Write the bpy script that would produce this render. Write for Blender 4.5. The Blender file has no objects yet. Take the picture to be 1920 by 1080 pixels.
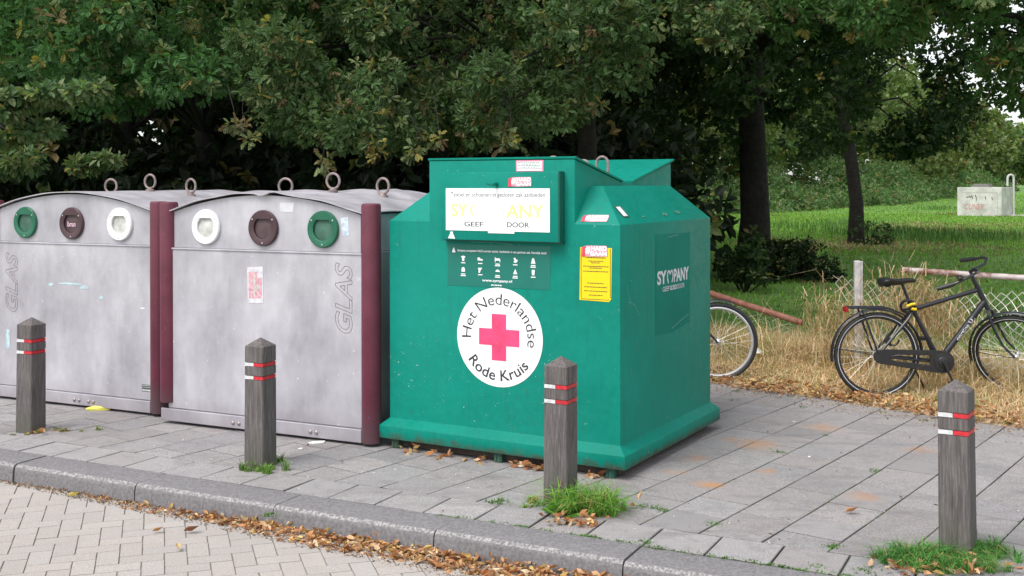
import bpy, bmesh, math, random
import numpy as np
from math import radians as R, sin, cos, pi
from mathutils import Vector, Matrix
random.seed(7); rng = np.random.default_rng(7)
sc = bpy.context.scene
# ------------------------------------------------------------------ camera
cd = bpy.data.cameras.new('camera'); cam = bpy.data.objects.new('camera', cd)
sc.collection.objects.link(cam); sc.camera = cam
cam.location = (0, 0, 1.7335); cam.rotation_euler = (pi/2 - .0059, .0012, 0)
cd.sensor_width = 36; cd.lens = 36*2112.3/1920; cd.shift_y = -(540-355.6)/1920
cd.clip_start = .05; cd.clip_end = 3000
# ------------------------------------------------------------------ light
SUN_EL, SUN_AZ = R(56), R(224)        # azimuth clockwise from +Y : behind the camera, from the left
w = bpy.data.worlds.new('World'); sc.world = w; w.use_nodes = True
nt = w.node_tree; nt.nodes.clear()
sky = nt.nodes.new('ShaderNodeTexSky'); sky.sky_type = 'NISHITA'; sky.sun_disc = False
sky.sun_elevation = SUN_EL; sky.sun_rotation = SUN_AZ; sky.air_density = 1.0; sky.dust_density = 1.0; sky.ozone_density = 1
hs = nt.nodes.new('ShaderNodeHueSaturation'); hs.inputs['Saturation'].default_value = .22; hs.inputs['Value'].default_value = 1.0
bg = nt.nodes.new('ShaderNodeBackground'); bg.inputs['Strength'].default_value = .12
ow = nt.nodes.new('ShaderNodeOutputWorld')
nt.links.new(sky.outputs[0], hs.inputs['Color'])
# overcast: the cloud layer is brighter overhead than at the horizon
tcw = nt.nodes.new('ShaderNodeTexCoord'); sxw = nt.nodes.new('ShaderNodeSeparateXYZ'); mrw = nt.nodes.new('ShaderNodeMapRange'); mrw.inputs[3].default_value = 1.05; mrw.inputs[4].default_value = 1.95
nt.links.new(tcw.outputs['Generated'], sxw.inputs[0]); nt.links.new(sxw.outputs[2], mrw.inputs[0])
mxw = nt.nodes.new('ShaderNodeVectorMath'); mxw.operation = 'SCALE'; nt.links.new(hs.outputs[0], mxw.inputs[0]); nt.links.new(mrw.outputs[0], mxw.inputs['Scale']); nt.links.new(mxw.outputs[0], bg.inputs['Color']); nt.links.new(bg.outputs[0], ow.inputs[0])
sl = bpy.data.lights.new('sun', 'SUN'); sl.energy = 1.9; sl.angle = R(30); sl.color = (1, .965, .92)
so = bpy.data.objects.new('sun', sl); sc.collection.objects.link(so)
sd = Vector((sin(SUN_AZ)*cos(SUN_EL), cos(SUN_AZ)*cos(SUN_EL), sin(SUN_EL)))
so.rotation_euler = sd.to_track_quat('Z', 'Y').to_euler(); so.location = (0, 0, 30)
sc.view_settings.view_transform = 'Standard'; sc.view_settings.look = 'None'
sc.view_settings.gamma = 1; sc.view_settings.exposure = .64

# ------------------------------------------------------------------ helpers
def link(o, parent=None):
    sc.collection.objects.link(o)
    if parent: o.parent = parent
    return o
def tag(o, label=None, cat=None, group=None, kind=None):
    if label: o['label'] = label
    if cat: o['category'] = cat
    if group: o['group'] = group
    if kind: o['kind'] = kind
    return o
def thing(name, label, cat, loc=(0, 0, 0), rz=0, group=None):
    o = bpy.data.objects.new(name, None); o.empty_display_size = .2
    link(o); o.location = loc; o.rotation_euler = (0, 0, rz)
    return tag(o, label, cat, group)
class MB:
    def __init__(s): s.v = []; s.f = []; s.m = []
    def add(s, vs, fs, mi=0):
        b = len(s.v); s.v += [tuple(map(float, q)) for q in vs]
        for f in fs: s.f.append(tuple(b+i for i in f)); s.m.append(mi)
        return s
    def box(s, x0, x1, y0, y1, z0, z1, mi=0, M=None):
        vs = [(x, y, z) for z in (z0, z1) for y in (y0, y1) for x in (x0, x1)]
        if M is not None: vs = [tuple(M @ Vector(q)) for q in vs]
        return s.add(vs, [(0, 2, 3, 1), (4, 5, 7, 6), (0, 1, 5, 4), (1, 3, 7, 5), (3, 2, 6, 7), (2, 0, 4, 6)], mi)
    def quad(s, a, b, c, d, mi=0): return s.add([a, b, c, d], [(0, 1, 2, 3)], mi)
    def tube(s, pts, r, n=10, cap=True, mi=0):
        pts = [Vector(p) for p in pts]; k = len(pts)
        rr = r if isinstance(r, (list, tuple)) else [r]*k
        up = None; vs = []; fs = []
        for i, p in enumerate(pts):
            t = (pts[min(i+1, k-1)] - pts[max(i-1, 0)]).normalized()
            if up is None:
                up = Vector((0, 0, 1)) if abs(t.z) < .9 else Vector((1, 0, 0))
            a = t.cross(up).normalized(); bb = a.cross(t).normalized(); up = bb
            for j in range(n):
                q = 2*pi*j/n; vs.append(p + a*(cos(q)*rr[i]) + bb*(sin(q)*rr[i]))
        for i in range(k-1):
            for j in range(n):
                fs.append((i*n+j, i*n+(j+1) % n, (i+1)*n+(j+1) % n, (i+1)*n+j))
        if cap: fs += [tuple(range(n-1, -1, -1)), tuple((k-1)*n+j for j in range(n))]
        return s.add(vs, fs, mi)
    def ring(s, c, nrm, rad, r, n=32, m=8, mi=0, a0=0, a1=2*pi):
        c = Vector(c); nrm = Vector(nrm).normalized(); u = nrm.orthogonal().normalized() if abs(nrm.z) > .9 else nrm.cross(Vector((0, 0, 1))).normalized()
        v = nrm.cross(u); vs = []; fs = []; full = abs(a1-a0-2*pi) < 1e-6; cnt = n if full else n+1
        for i in range(cnt):
            a = a0+(a1-a0)*i/n; d = u*cos(a)+v*sin(a)
            for j in range(m):
                b = 2*pi*j/m; vs.append(c+d*(rad+r*cos(b))+nrm*(r*sin(b)))
        for i in range(n):
            i2 = (i+1) % cnt
            for j in range(m): fs.append((i*m+j, i*m+(j+1) % m, i2*m+(j+1) % m, i2*m+j))
        return s.add(vs, fs, mi)
    def lathe(s, c, ax, prof, n=28, mi=0):
        """prof: list of (radius, height along ax)"""
        c = Vector(c); ax = Vector(ax).normalized(); u = ax.orthogonal().normalized(); v = ax.cross(u); vs = []; fs = []
        for (r, h) in prof:
            for j in range(n):
                a = 2*pi*j/n; vs.append(c+ax*h+(u*cos(a)+v*sin(a))*max(r, 1e-4))
        for i in range(len(prof)-1):
            for j in range(n): fs.append((i*n+j, i*n+(j+1) % n, (i+1)*n+(j+1) % n, (i+1)*n+j))
        fs += [tuple(range(n-1, -1, -1)), tuple((len(prof)-1)*n+j for j in range(n))]
        return s.add(vs, fs, mi)
    def build(s, name, mats, parent=None, smooth=False, bevel=0, seg=2, merge=False, angle=35):
        me = bpy.data.meshes.new(name); me.from_pydata(s.v, [], s.f)
        for m in (mats if isinstance(mats, (list, tuple)) else [mats]): me.materials.append(m)
        me.polygons.foreach_set('material_index', s.m)
        bm = bmesh.new(); bm.from_mesh(me)
        if merge: bmesh.ops.remove_doubles(bm, verts=bm.verts, dist=1e-5)
        bmesh.ops.recalc_face_normals(bm, faces=bm.faces)
        if bevel:
            es = [e for e in bm.edges if len(e.link_faces) == 2 and e.calc_face_angle(0) > R(20)]
            bmesh.ops.bevel(bm, geom=es, offset=bevel, segments=seg, profile=.5, affect='EDGES', clamp_overlap=True)
        if smooth:
            for f in bm.faces: f.smooth = True
            for e in bm.edges:
                if len(e.link_faces) == 2 and e.calc_face_angle(0) > R(angle): e.smooth = False
        bm.to_mesh(me); bm.free()
        return link(bpy.data.objects.new(name, me), parent)

# ---- materials
def newmat(name):
    m = bpy.data.materials.new(name); m.use_nodes = True; n = m.node_tree.nodes; b = n['Principled BSDF']; return m, n, m.node_tree.links, b
def ramp(n, l, src, stops):
    r = n.new('ShaderNodeValToRGB'); e = r.color_ramp.elements
    e[0].position, e[0].color = stops[0][0], (*stops[0][1], 1); e[1].position, e[1].color = stops[-1][0], (*stops[-1][1], 1)
    for p, c in stops[1:-1]: x = e.new(p); x.color = (*c, 1)
    l.new(src, r.inputs[0]); return r.outputs[0]
def noise(n, l, scale=5, detail=4, rough=.55, stretch=None, coord='Object', dist=0):
    tc = n.new('ShaderNodeTexCoord'); t = n.new('ShaderNodeTexNoise'); oi = n.new('ShaderNodeObjectInfo')
    m = n.new('ShaderNodeVectorMath'); m.operation = 'MULTIPLY_ADD'; m.inputs[0].default_value = (41, 23, 57); l.new(oi.outputs['Random'], m.inputs[1])
    t.inputs['Scale'].default_value = scale; t.inputs['Detail'].default_value = detail; t.inputs['Roughness'].default_value = rough; t.inputs['Distortion'].default_value = dist
    src = tc.outputs[coord]
    if stretch:
        mp = n.new('ShaderNodeMapping'); mp.inputs['Scale'].default_value = stretch; l.new(src, mp.inputs[0]); src = mp.outputs[0]
    l.new(src, m.inputs[2]); l.new(m.outputs[0], t.inputs[0]); return t.outputs[0]
def mix(n, l, fac, a, b, mode='MIX'):
    x = n.new('ShaderNodeMix'); x.data_type = 'RGBA'; x.blend_type = mode
    if hasattr(fac, 'links'): l.new(fac, x.inputs[0])
    else: x.inputs[0].default_value = fac
    for i, q in ((6, a), (7, b)):
        if hasattr(q, 'links'): l.new(q, x.inputs[i])
        else: x.inputs[i].default_value = (*q, 1)
    return x.outputs[2]
def math_(n, l, op, a, b=0.0, clamp=False):
    x = n.new('ShaderNodeMath'); x.operation = op; x.use_clamp = clamp
    for i, q in ((0, a), (1, b)):
        if hasattr(q, 'links'): l.new(q, x.inputs[i])
        else: x.inputs[i].default_value = q
    return x.outputs[0]
def smoothstep(n, l, v, a, b, o0=0., o1=1.):
    x = n.new('ShaderNodeMapRange'); x.inputs[1].default_value = a; x.inputs[2].default_value = b; x.inputs[3].default_value = o0; x.inputs[4].default_value = o1
    l.new(v, x.inputs[0]); return x.outputs[0]
def bump(n, l, b, h, st=.3, d=.01):
    x = n.new('ShaderNodeBump'); x.inputs['Strength'].default_value = st; x.inputs['Distance'].default_value = d
    l.new(h, x.inputs['Height']); l.new(x.outputs[0], b.inputs['Normal'])
def simple(name, c, rough=.5, metal=0, var=.12, scale=8, bst=0, spec=.5, detail=5):
    m, n, l, b = newmat(name); c = np.array(c)
    ns = noise(n, l, scale, detail)
    l.new(ramp(n, l, ns, [(.3, tuple(c*(1-var))), (.7, tuple(np.minimum(c*(1+var), 1)))]), b.inputs['Base Color'])
    b.inputs['Roughness'].default_value = rough; b.inputs['Metallic'].default_value = metal; b.inputs['Specular IOR Level'].default_value = spec
    if bst: bump(n, l, b, ns, bst)
    return m
def sepz(n, l, coord='Object'):
    tc = n.new('ShaderNodeTexCoord'); s = n.new('ShaderNodeSeparateXYZ'); l.new(tc.outputs[coord], s.inputs[0]); return s.outputs

M = {}
def mk_green():
    m, n, l, b = newmat('green_enamel')
    big = noise(n, l, 1.3, 3); fine = noise(n, l, 22, 4)
    c = ramp(n, l, big, [(.3, (.000, .168, .122)), (.7, (.001, .208, .156))])
    c = mix(n, l, .10, c, ramp(n, l, fine, [(.35, (.0, .13, .09)), (.7, (.01, .34, .26))]))
    # dull vertical dribbles of dirt
    st = noise(n, l, 3, 5, .6, (9, 9, .6)); c = mix(n, l, smoothstep(n, l, st, .54, .80, 0, .6), c, (.015, .115, .08))
    z = sepz(n, l)[2]; zn = math_(n, l, 'ADD', z, math_(n, l, 'MULTIPLY', noise(n, l, 14, 6, .7), .16))
    rust = smoothstep(n, l, zn, .185, .14); c = mix(n, l, math_(n, l, 'MULTIPLY', rust, .75), c, (.07, .055, .035))
    rs = math_(n, l, 'MULTIPLY', smoothstep(n, l, noise(n, l, 26, 5, .7), .60, .68), smoothstep(n, l, noise(n, l, 1.7, 3), .52, .62)); c = mix(n, l, math_(n, l, 'MULTIPLY', rs, .5), c, (.045, .085, .055))
    fd = noise(n, l, .8, 3, .5, (1, 1, .6)); c = mix(n, l, smoothstep(n, l, fd, .5, .66, 0, .3), c, (.015, .25, .205))
    chip = noise(n, l, 60, 3, .5); chip2 = noise(n, l, 2.2, 2)
    cm = math_(n, l, 'MULTIPLY', smoothstep(n, l, chip, .70, .74), smoothstep(n, l, chip2, .5, .6)); c = mix(n, l, cm, c, (.35, .42, .38))
    l.new(c, b.inputs['Base Color']); b.inputs['Specular IOR Level'].default_value = .14
    l.new(smoothstep(n, l, fine, .3, .7, .42, .6), b.inputs['Roughness'])
    bump(n, l, b, noise(n, l, 2.4, 3), .4, .04)
    return m
M['green'] = mk_green()
def mk_steel():
    m, n, l, b = newmat('brushed_steel_sheet')
    a = noise(n, l, 2.2, 6, .62, (1.2, 1.2, .8)); s = noise(n, l, 7, 5, .6, (2.2, 2.2, .35)); f = noise(n, l, 55, 3)
    c = ramp(n, l, a, [(.32, (.30, .288, .32)), (.5, (.43, .413, .448)), (.66, (.55, .532, .57))])
    c = mix(n, l, .18, c, ramp(n, l, s, [(.3, (.34, .325, .375)), (.7, (.56, .545, .59))]))
    # pale scratches and smears
    k = noise(n, l, 9, 6, .75, (1, 1, 2.2), dist=1.2); c = mix(n, l, smoothstep(n, l, k, .63, .74, 0, .5), c, (.66, .65, .69))
    k2 = noise(n, l, 42, 2, .5); c = mix(n, l, smoothstep(n, l, k2, .74, .78, 0, .8), c, (.80, .80, .83))
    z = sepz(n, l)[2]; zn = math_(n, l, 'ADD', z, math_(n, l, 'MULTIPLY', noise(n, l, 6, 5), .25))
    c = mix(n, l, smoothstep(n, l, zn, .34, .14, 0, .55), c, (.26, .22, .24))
    l.new(c, b.inputs['Base Color']); b.inputs['Metallic'].default_value = .25
    l.new(smoothstep(n, l, a, .3, .7, .42, .62), b.inputs['Roughness']); bump(n, l, b, f, .05, .002)
    return m
M['steel'] = mk_steel()
M['steel_roof'] = simple('weathered_steel_roof', (.45, .425, .46), .5, .3, .25, 5, .2)
def mk_post():
    m, n, l, b = newmat('burgundy_paint')
    f = noise(n, l, 5, 5); k = noise(n, l, 70, 2)
    c = ramp(n, l, f, [(.3, (.098, .016, .032)), (.7, (.150, .027, .052))])
    c = mix(n, l, smoothstep(n, l, k, .72, .77, 0, .6), c, (.42, .25, .30))
    z = sepz(n, l)[2]; zn = math_(n, l, 'ADD', z, math_(n, l, 'MULTIPLY', f, .35)); c = mix(n, l, smoothstep(n, l, zn, .45, .2, 0, .75), c, (.10, .07, .075))
    l.new(c, b.inputs['Base Color']); b.inputs['Roughness'].default_value = .45; return m
M['burgundy'] = mk_post()
M['white_plastic'] = simple('white_plastic', (.78, .78, .80), .4, 0, .05, 20)
M['white_flap'] = simple('dirty_white_rubber', (.50, .50, .47), .6, 0, .3, 14)
M['brown_plastic'] = simple('brown_plastic', (.060, .028, .034), .38, 0, .12, 12)
M['brown_flap'] = simple('brown_rubber', (.075, .045, .05), .6, 0, .3, 14)
M['hole_green'] = simple('green_plastic', (.010, .115, .062), .38, 0, .12, 12)
M['green_flap'] = simple('green_rubber', (.045, .12, .085), .6, 0, .3, 14)
M['dark'] = simple('dark_gap', (.012, .012, .013), .8)
M['rusty_ring'] = simple('rust_stained_steel', (.24, .19, .18), .6, .3, .4, 30, .3)
M['bolt'] = simple('bolt_steel', (.33, .29, .29), .45, .6, .2, 40)
M['white_sign'] = simple('white_sticker', (.83, .83, .84), .45, 0, .02, 6)
M['black_ink'] = simple('black_ink', (.03, .03, .035), .5)
M['yellow_ink'] = simple('faded_yellow_ink', (.82, .74, .30), .5, 0, .15, 30)
M['red_ink'] = simple('faded_red_ink', (.72, .055, .16), .5, 0, .28, 9)
M['sticker_red'] = simple('sticker_red', (.62, .05, .09), .45, 0, .1, 20)
M['sticker_pink2'] = simple('slogan_outline', (.70, .28, .36), .5, 0, .15, 60)
M['sticker_yellow'] = simple('sticker_yellow', (.85, .60, .0), .45, 0, .04, 20)
M['sticker_pink'] = simple('pink_sticker', (.80, .25, .36), .5, 0, .1, 20)
M['poster_green'] = simple('dark_green_poster', (.001, .150, .115), .45, 0, .06, 6)
M['side_panel'] = simple('faded_green_film', (.000, .180, .137), .6, 0, .10, 3, spec=.15)
M['black_rubber'] = simple('tyre_rubber', (.022, .022, .024), .65, 0, .2, 30)
M['bike_black'] = simple('satin_black_paint', (.020, .021, .028), .33, .1, .1, 20)
M['bike_dark'] = simple('dark_plastic', (.018, .018, .020), .45, 0, .15, 20)
M['chrome'] = simple('bright_metal', (.62, .62, .64), .28, .9, .06, 20)
M['alu'] = simple('alloy_rim', (.62, .62, .64), .35, .5, .06, 20)
M['spoke'] = simple('steel_spokes', (.70, .68, .62), .4, .3, .1, 20)
M['reflect'] = simple('reflective_strip', (.75, .76, .80), .4, 0, .05, 20)
M['lock_yellow'] = simple('yellow_lock', (.75, .55, .02), .4)
def mk_wood():
    m, n, l, b = newmat('weathered_wood')
    g = noise(n, l, 11, 8, .72, (9, 9, .6)); g2 = noise(n, l, 30, 6, .65, (7, 7, .45)); a = noise(n, l, 6, 6, .7, (1, 1, .5), 'Generated')
    c = ramp(n, l, g, [(.26, (.038, .032, .031)), (.5, (.098, .085, .083)), (.75, (.23, .207, .20))])
    c = mix(n, l, smoothstep(n, l, g2, .58, .68, 0, .6), c, (.048, .04, .04))
    c = mix(n, l, smoothstep(n, l, a, .45, .65, 0, .5), c, (.17, .152, .147))
    # algae near the soil
    z = sepz(n, l)[2]; zn = math_(n, l, 'ADD', z, math_(n, l, 'MULTIPLY', a, .25)); c = mix(n, l, smoothstep(n, l, zn, .34, .14, 0, .5), c, (.085, .09, .06))
    l.new(c, b.inputs['Base Color']); b.inputs['Roughness'].default_value = .85
    h = math_(n, l, 'SUBTRACT', g, math_(n, l, 'MULTIPLY', g2, .5)); bump(n, l, b, h, .6, .006); return m
M['wood'] = mk_wood()
M['wood_cap'] = simple('weathered_wood_cap', (.13, .115, .115), .85, 0, .5, 40, .4)
M['red_band'] = simple('red_reflective_band', (.52, .022, .035), .4, 0, .3, 45)
M['white_band'] = simple('white_reflective_band', (.60, .60, .60), .45, 0, .22, 45)

def mk_tile():
    m, n, l, b = newmat('grey_concrete_flags')
    tint = n.new('ShaderNodeAttribute'); tint.attribute_name = 'tint'
    sp = noise(n, l, 230, 3, .6); md = noise(n, l, 11, 5, .6); big = noise(n, l, .9, 4, .6); str_ = noise(n, l, 1.6, 5, .65, (1, 3.4, 1))
    c = mix(n, l, 1, ramp(n, l, sp, [(.33, (.122, .113, .111)), (.5, (.252, .235, .233)), (.68, (.455, .43, .425))]), tint.outputs['Color'], 'MULTIPLY')
    c = mix(n, l, smoothstep(n, l, md, .5, .72, 0, .4), c, (.13, .12, .12))
    c = mix(n, l, smoothstep(n, l, str_, .52, .68, 0, .6), c, (.155, .135, .145))
    c = mix(n, l, smoothstep(n, l, big, .52, .72, 0, .35), c, (.30, .283, .280))
    # rust stains left on the flags
    tc = n.new('ShaderNodeTexCoord')
    wv = n.new('ShaderNodeTexNoise'); wv.inputs['Scale'].default_value = 5; l.new(tc.outputs['Object'], wv.inputs[0])
    sub = n.new('ShaderNodeVectorMath'); sub.operation = 'SUBTRACT'; l.new(wv.outputs['Color'], sub.inputs[0]); sub.inputs[1].default_value = (.5, .5, .5)
    sca = n.new('ShaderNodeVectorMath'); sca.operation = 'SCALE'; l.new(sub.outputs[0], sca.inputs[0]); sca.inputs['Scale'].default_value = .16
    ad = n.new('ShaderNodeVectorMath'); ad.operation = 'ADD'; l.new(tc.outputs['Object'], ad.inputs[0]); l.new(sca.outputs[0], ad.inputs[1])
    acc = None
    for (x, y, r, k) in [(1.125, 6.47, .11, .9), (1.61, 7.46, .19, .65), (1.48, 7.60, .12, .4), (2.20, 7.95, .17, .5), (1.93, 6.20, .13, .5), (1.16, 7.10, .10, .5), (1.52, 6.75, .09, .6), (2.65, 7.3, .15, .4), (.98, 6.75, .1, .35)]:
        d = n.new('ShaderNodeVectorMath'); d.operation = 'DISTANCE'; l.new(ad.outputs[0], d.inputs[0]); d.inputs[1].default_value = (x, y, 0)
        q = smoothstep(n, l, d.outputs['Value'], r, r*.25, 0, k)
        acc = q if acc is None else math_(n, l, 'MAXIMUM', acc, q)
    acc = math_(n, l, 'MULTIPLY', acc, smoothstep(n, l, md, .3, .6, .35, 1)); c = mix(n, l, acc, c, (.42, .20, .075))
    l.new(c, b.inputs['Base Color']); b.inputs['Roughness'].default_value = .86; bump(n, l, b, sp, .35, .002); return m
M['tile'] = mk_tile()
def mk_brick():
    m, n, l, b = newmat('beige_road_bricks')
    tint = n.new('ShaderNodeAttribute'); tint.attribute_name = 'tint'
    sp = noise(n, l, 170, 3, .6); md = noise(n, l, 3, 5, .65)
    c = mix(n, l, 1, ramp(n, l, sp, [(.3, (.26, .230, .208)), (.5, (.375, .340, .315)), (.7, (.49, .45, .42))]), tint.outputs['Color'], 'MULTIPLY')
    c = mix(n, l, smoothstep(n, l, md, .5, .75, 0, .4), c, (.30, .27, .245))
    l.new(c, b.inputs['Base Color']); b.inputs['Roughness'].default_value = .85; bump(n, l, b, sp, .35, .002); return m
M['brick'] = mk_brick()
def two(name, a, b2, scale, lo=.4, hi=.6, rough=.95, bst=.5, bd=.02, detail=7):
    m, n, l, b = newmat(name); q = noise(n, l, scale, detail, .65)
    l.new(ramp(n, l, q, [(lo, a), (hi, b2)]), b.inputs['Base Color']); b.inputs['Roughness'].default_value = rough; bump(n, l, b, q, bst, bd); return m
M['joint'] = two('joint_soil_and_moss', (.038, .034, .030), (.050, .080, .024), 2.5)
M['joint_road'] = two('road_joint_sand', (.21, .19, .165), (.29, .26, .23), 6)
M['kerb'] = two('kerb_concrete', (.115, .108, .112), (.21, .20, .205), 60, .35, .65, .85, .35, .003)
M['kerb_edge'] = two('worn_kerb_edge', (.14, .135, .135), (.42, .40, .395), 75, .42, .68, .85, .5, .004)
M['ground'] = two('field_grass_soil', (.075, .17, .028), (.14, .28, .055), 1.2, .35, .65)
M['verge'] = two('dry_verge_soil', (.30, .22, .135), (.50, .37, .23), 5, .35, .65)
M['concrete_old'] = two('old_painted_concrete', (.40, .39, .36), (.64, .63, .60), 2.2, .35, .65, .8, .2)
M['concrete_post'] = two('concrete_post', (.38, .365, .36), (.60, .585, .58), 14, .35, .65, .85, .3, .004)
M['pipe_rust'] = two('rusted_pipe', (.16, .055, .035), (.27, .12, .085), 16, .35, .65, .75, .3, .003)
M['pipe_white'] = two('flaking_white_pipe', (.22, .11, .085), (.48, .42, .41), 9, .40, .56, .6, .3, .003)
M['wire'] = simple('galvanised_wire', (.62, .61, .54), .5, .3, .2, 20)
M['bark'] = two('oak_bark', (.007, .0055, .005), (.026, .021, .017), 9, .35, .7, .95, 1.0, .05)
def mk_leaf(name, trans=.38, rough=.55, spec=.30):
    m, n, l, b = newmat(name)
    t = n.new('ShaderNodeAttribute'); t.attribute_name = 'tint'; l.new(t.outputs['Color'], b.inputs['Base Color'])
    b.inputs['Roughness'].default_value = rough; b.inputs['Specular IOR Level'].default_value = spec
    tr = n.new('ShaderNodeBsdfTranslucent'); ms = n.new('ShaderNodeMixShader'); ms.inputs[0].default_value = trans
    g = mix(n, l, 1, t.outputs['Color'], (1.25, 1.3, .6), 'MULTIPLY'); l.new(g, tr.inputs[0])
    out = [q for q in n if q.type == 'OUTPUT_MATERIAL'][0]
    l.new(b.outputs[0], ms.inputs[1]); l.new(tr.outputs[0], ms.inputs[2]); l.new(ms.outputs[0], out.inputs[0]); return m
M['leaf'] = mk_leaf('living_leaves'); M['grass'] = mk_leaf('grass_blades', .25, .6, .25); M['dryleaf'] = mk_leaf('dry_leaves', .12, .7, .25)

# ---- numpy meshes with a tint attribute
def np_mesh(name, V, loops, sizes, tint, mat, parent=None, smooth=False):
    me = bpy.data.meshes.new(name); nv = len(V); nf = len(sizes)
    me.vertices.add(nv); me.vertices.foreach_set('co', np.ascontiguousarray(V, dtype=np.float32).ravel())
    me.loops.add(len(loops)); me.loops.foreach_set('vertex_index', np.ascontiguousarray(loops, dtype=np.int32))
    st = np.concatenate([[0], np.cumsum(sizes)[:-1]]).astype(np.int32)
    me.polygons.add(nf); me.polygons.foreach_set('loop_start', st)
    try: me.polygons.foreach_set('loop_total', np.asarray(sizes, dtype=np.int32))
    except Exception: pass
    me.update(calc_edges=True)
    if not smooth: me.shade_flat()
    if tint is not None:
        a = me.attributes.new('tint', 'FLOAT_COLOR', 'POINT'); c = np.ones((nv, 4), np.float32); c[:, :3] = tint; a.data.foreach_set('color', c.ravel())
    me.materials.append(mat)
    return link(bpy.data.objects.new(name, me), parent)
def unit(a): return a/np.maximum(np.linalg.norm(a, axis=-1, keepdims=True), 1e-9)
OAK_H = [(.05, .12), (.16, .26), (.09, .36), (.25, .50), (.14, .60), (.27, .76), (.13, .84), (.10, .96)]
T_OAK = ([(0, 0, 0), (0, 1, -.08)] + [(u, v, .07+.0*u) for u, v in OAK_H] + [(-u, v, .07) for u, v in OAK_H], [[0]+list(range(2, 10))+[1], [1]+list(range(17, 9, -1))+[0]])
T_MID = ([(0, 0, 0), (0, 1, -.1), (.27, .3, .06), (.22, .72, .05), (-.27, .3, .06), (-.22, .72, .05)], [[0, 2, 3, 1], [1, 5, 4, 0]])
T_FAR = ([(0, 0, 0), (.42, .5, .08), (0, 1, 0), (-.42, .5, .08)], [[0, 1, 2, 3]])
def leaves(name, P, A, N, L, tmpl, col, mat, parent=None):
    n = len(P); A = unit(A); S = unit(np.cross(A, N)); N = np.cross(S, A)
    T = np.array(tmpl[0]); k = len(T); L = np.asarray(L).reshape(-1, 1, 1)
    V = P[:, None, :] + L*(T[None, :, 0:1]*S[:, None, :] + T[None, :, 1:2]*A[:, None, :] + T[None, :, 2:3]*N[:, None, :])
    fl = np.concatenate([np.array(f) for f in tmpl[1]]); lo = (np.arange(n)[:, None]*k + fl[None, :]).ravel()
    sizes = np.tile([len(f) for f in tmpl[1]], n)
    return np_mesh(name, V.reshape(-1, 3), lo, sizes, np.repeat(col, k, axis=0), mat, parent)
def tips(C, Rr, per, squash=.75, jitter=.5):
    """twig tips over the shells of clumps, and the direction each points"""
    C = np.asarray(C, float); Rr = np.asarray(Rr, float); m = len(C); n = m*per
    d = unit(rng.normal(size=(n, 3))); r = np.repeat(Rr, per)*(.35+.65*rng.random(n)**.6)
    off = d*r[:, None]; off[:, 2] *= squash
    P = np.repeat(C, per, axis=0)+off; D = unit(d+rng.normal(size=(n, 3))*jitter + np.array([0, 0, -.15])); return P, D
def rosettes(P, D, k, L, spread=1.0):
    n = len(P); u = unit(np.cross(D, np.array([.3, .2, 1.]))); v = np.cross(D, u)
    ph = rng.random(n)[:, None]*6.28 + np.arange(k)[None]*6.28/k + rng.normal(size=(n, k))*.35
    A = D[:, None, :]*(.25+.9*rng.random((n, k, 1))) + spread*(u[:, None, :]*np.cos(ph)[..., None]+v[:, None, :]*np.sin(ph)[..., None]) + np.array([0, 0, -.25])
    A = unit(A); N = unit(D[:, None, :]*.7 + np.array([0, 0, .7]) + rng.normal(size=(n, k, 3))*.45)
    PP = P[:, None, :]+A*.015+D[:, None, :]*(-.03*rng.random((n, k, 1)))
    LL = L*(.65+.6*rng.random((n, k)))
    return PP.reshape(-1, 3), A.reshape(-1, 3), N.reshape(-1, 3), LL.ravel()
GREEN = np.array([.040, .085, .022]); YEL = np.array([.26, .23, .065]); BRN = np.array([.24, .17, .09]); PALE = np.array([.17, .21, .095])
def tints(nros, k, base, yel=.03, brn=.03, pale=.10, var=.35):
    c = np.tile(np.asarray(base, float), (nros, 1))*(1+var*(rng.random((nros, 1))*2-1))
    q = rng.random(nros)
    c[q < pale] = PALE*(.8+.5*rng.random(((q < pale).sum(), 1)))
    s = (q > 1-yel); c[s] = YEL*(.6+.6*rng.random((s.sum(), 1)))
    s = (q > 1-yel-brn) & (q <= 1-yel); c[s] = BRN*(.6+.6*rng.random((s.sum(), 1)))
    c = np.repeat(c, k, axis=0); return c*(1+.22*(rng.random((len(c), 1))*2-1))
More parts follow.
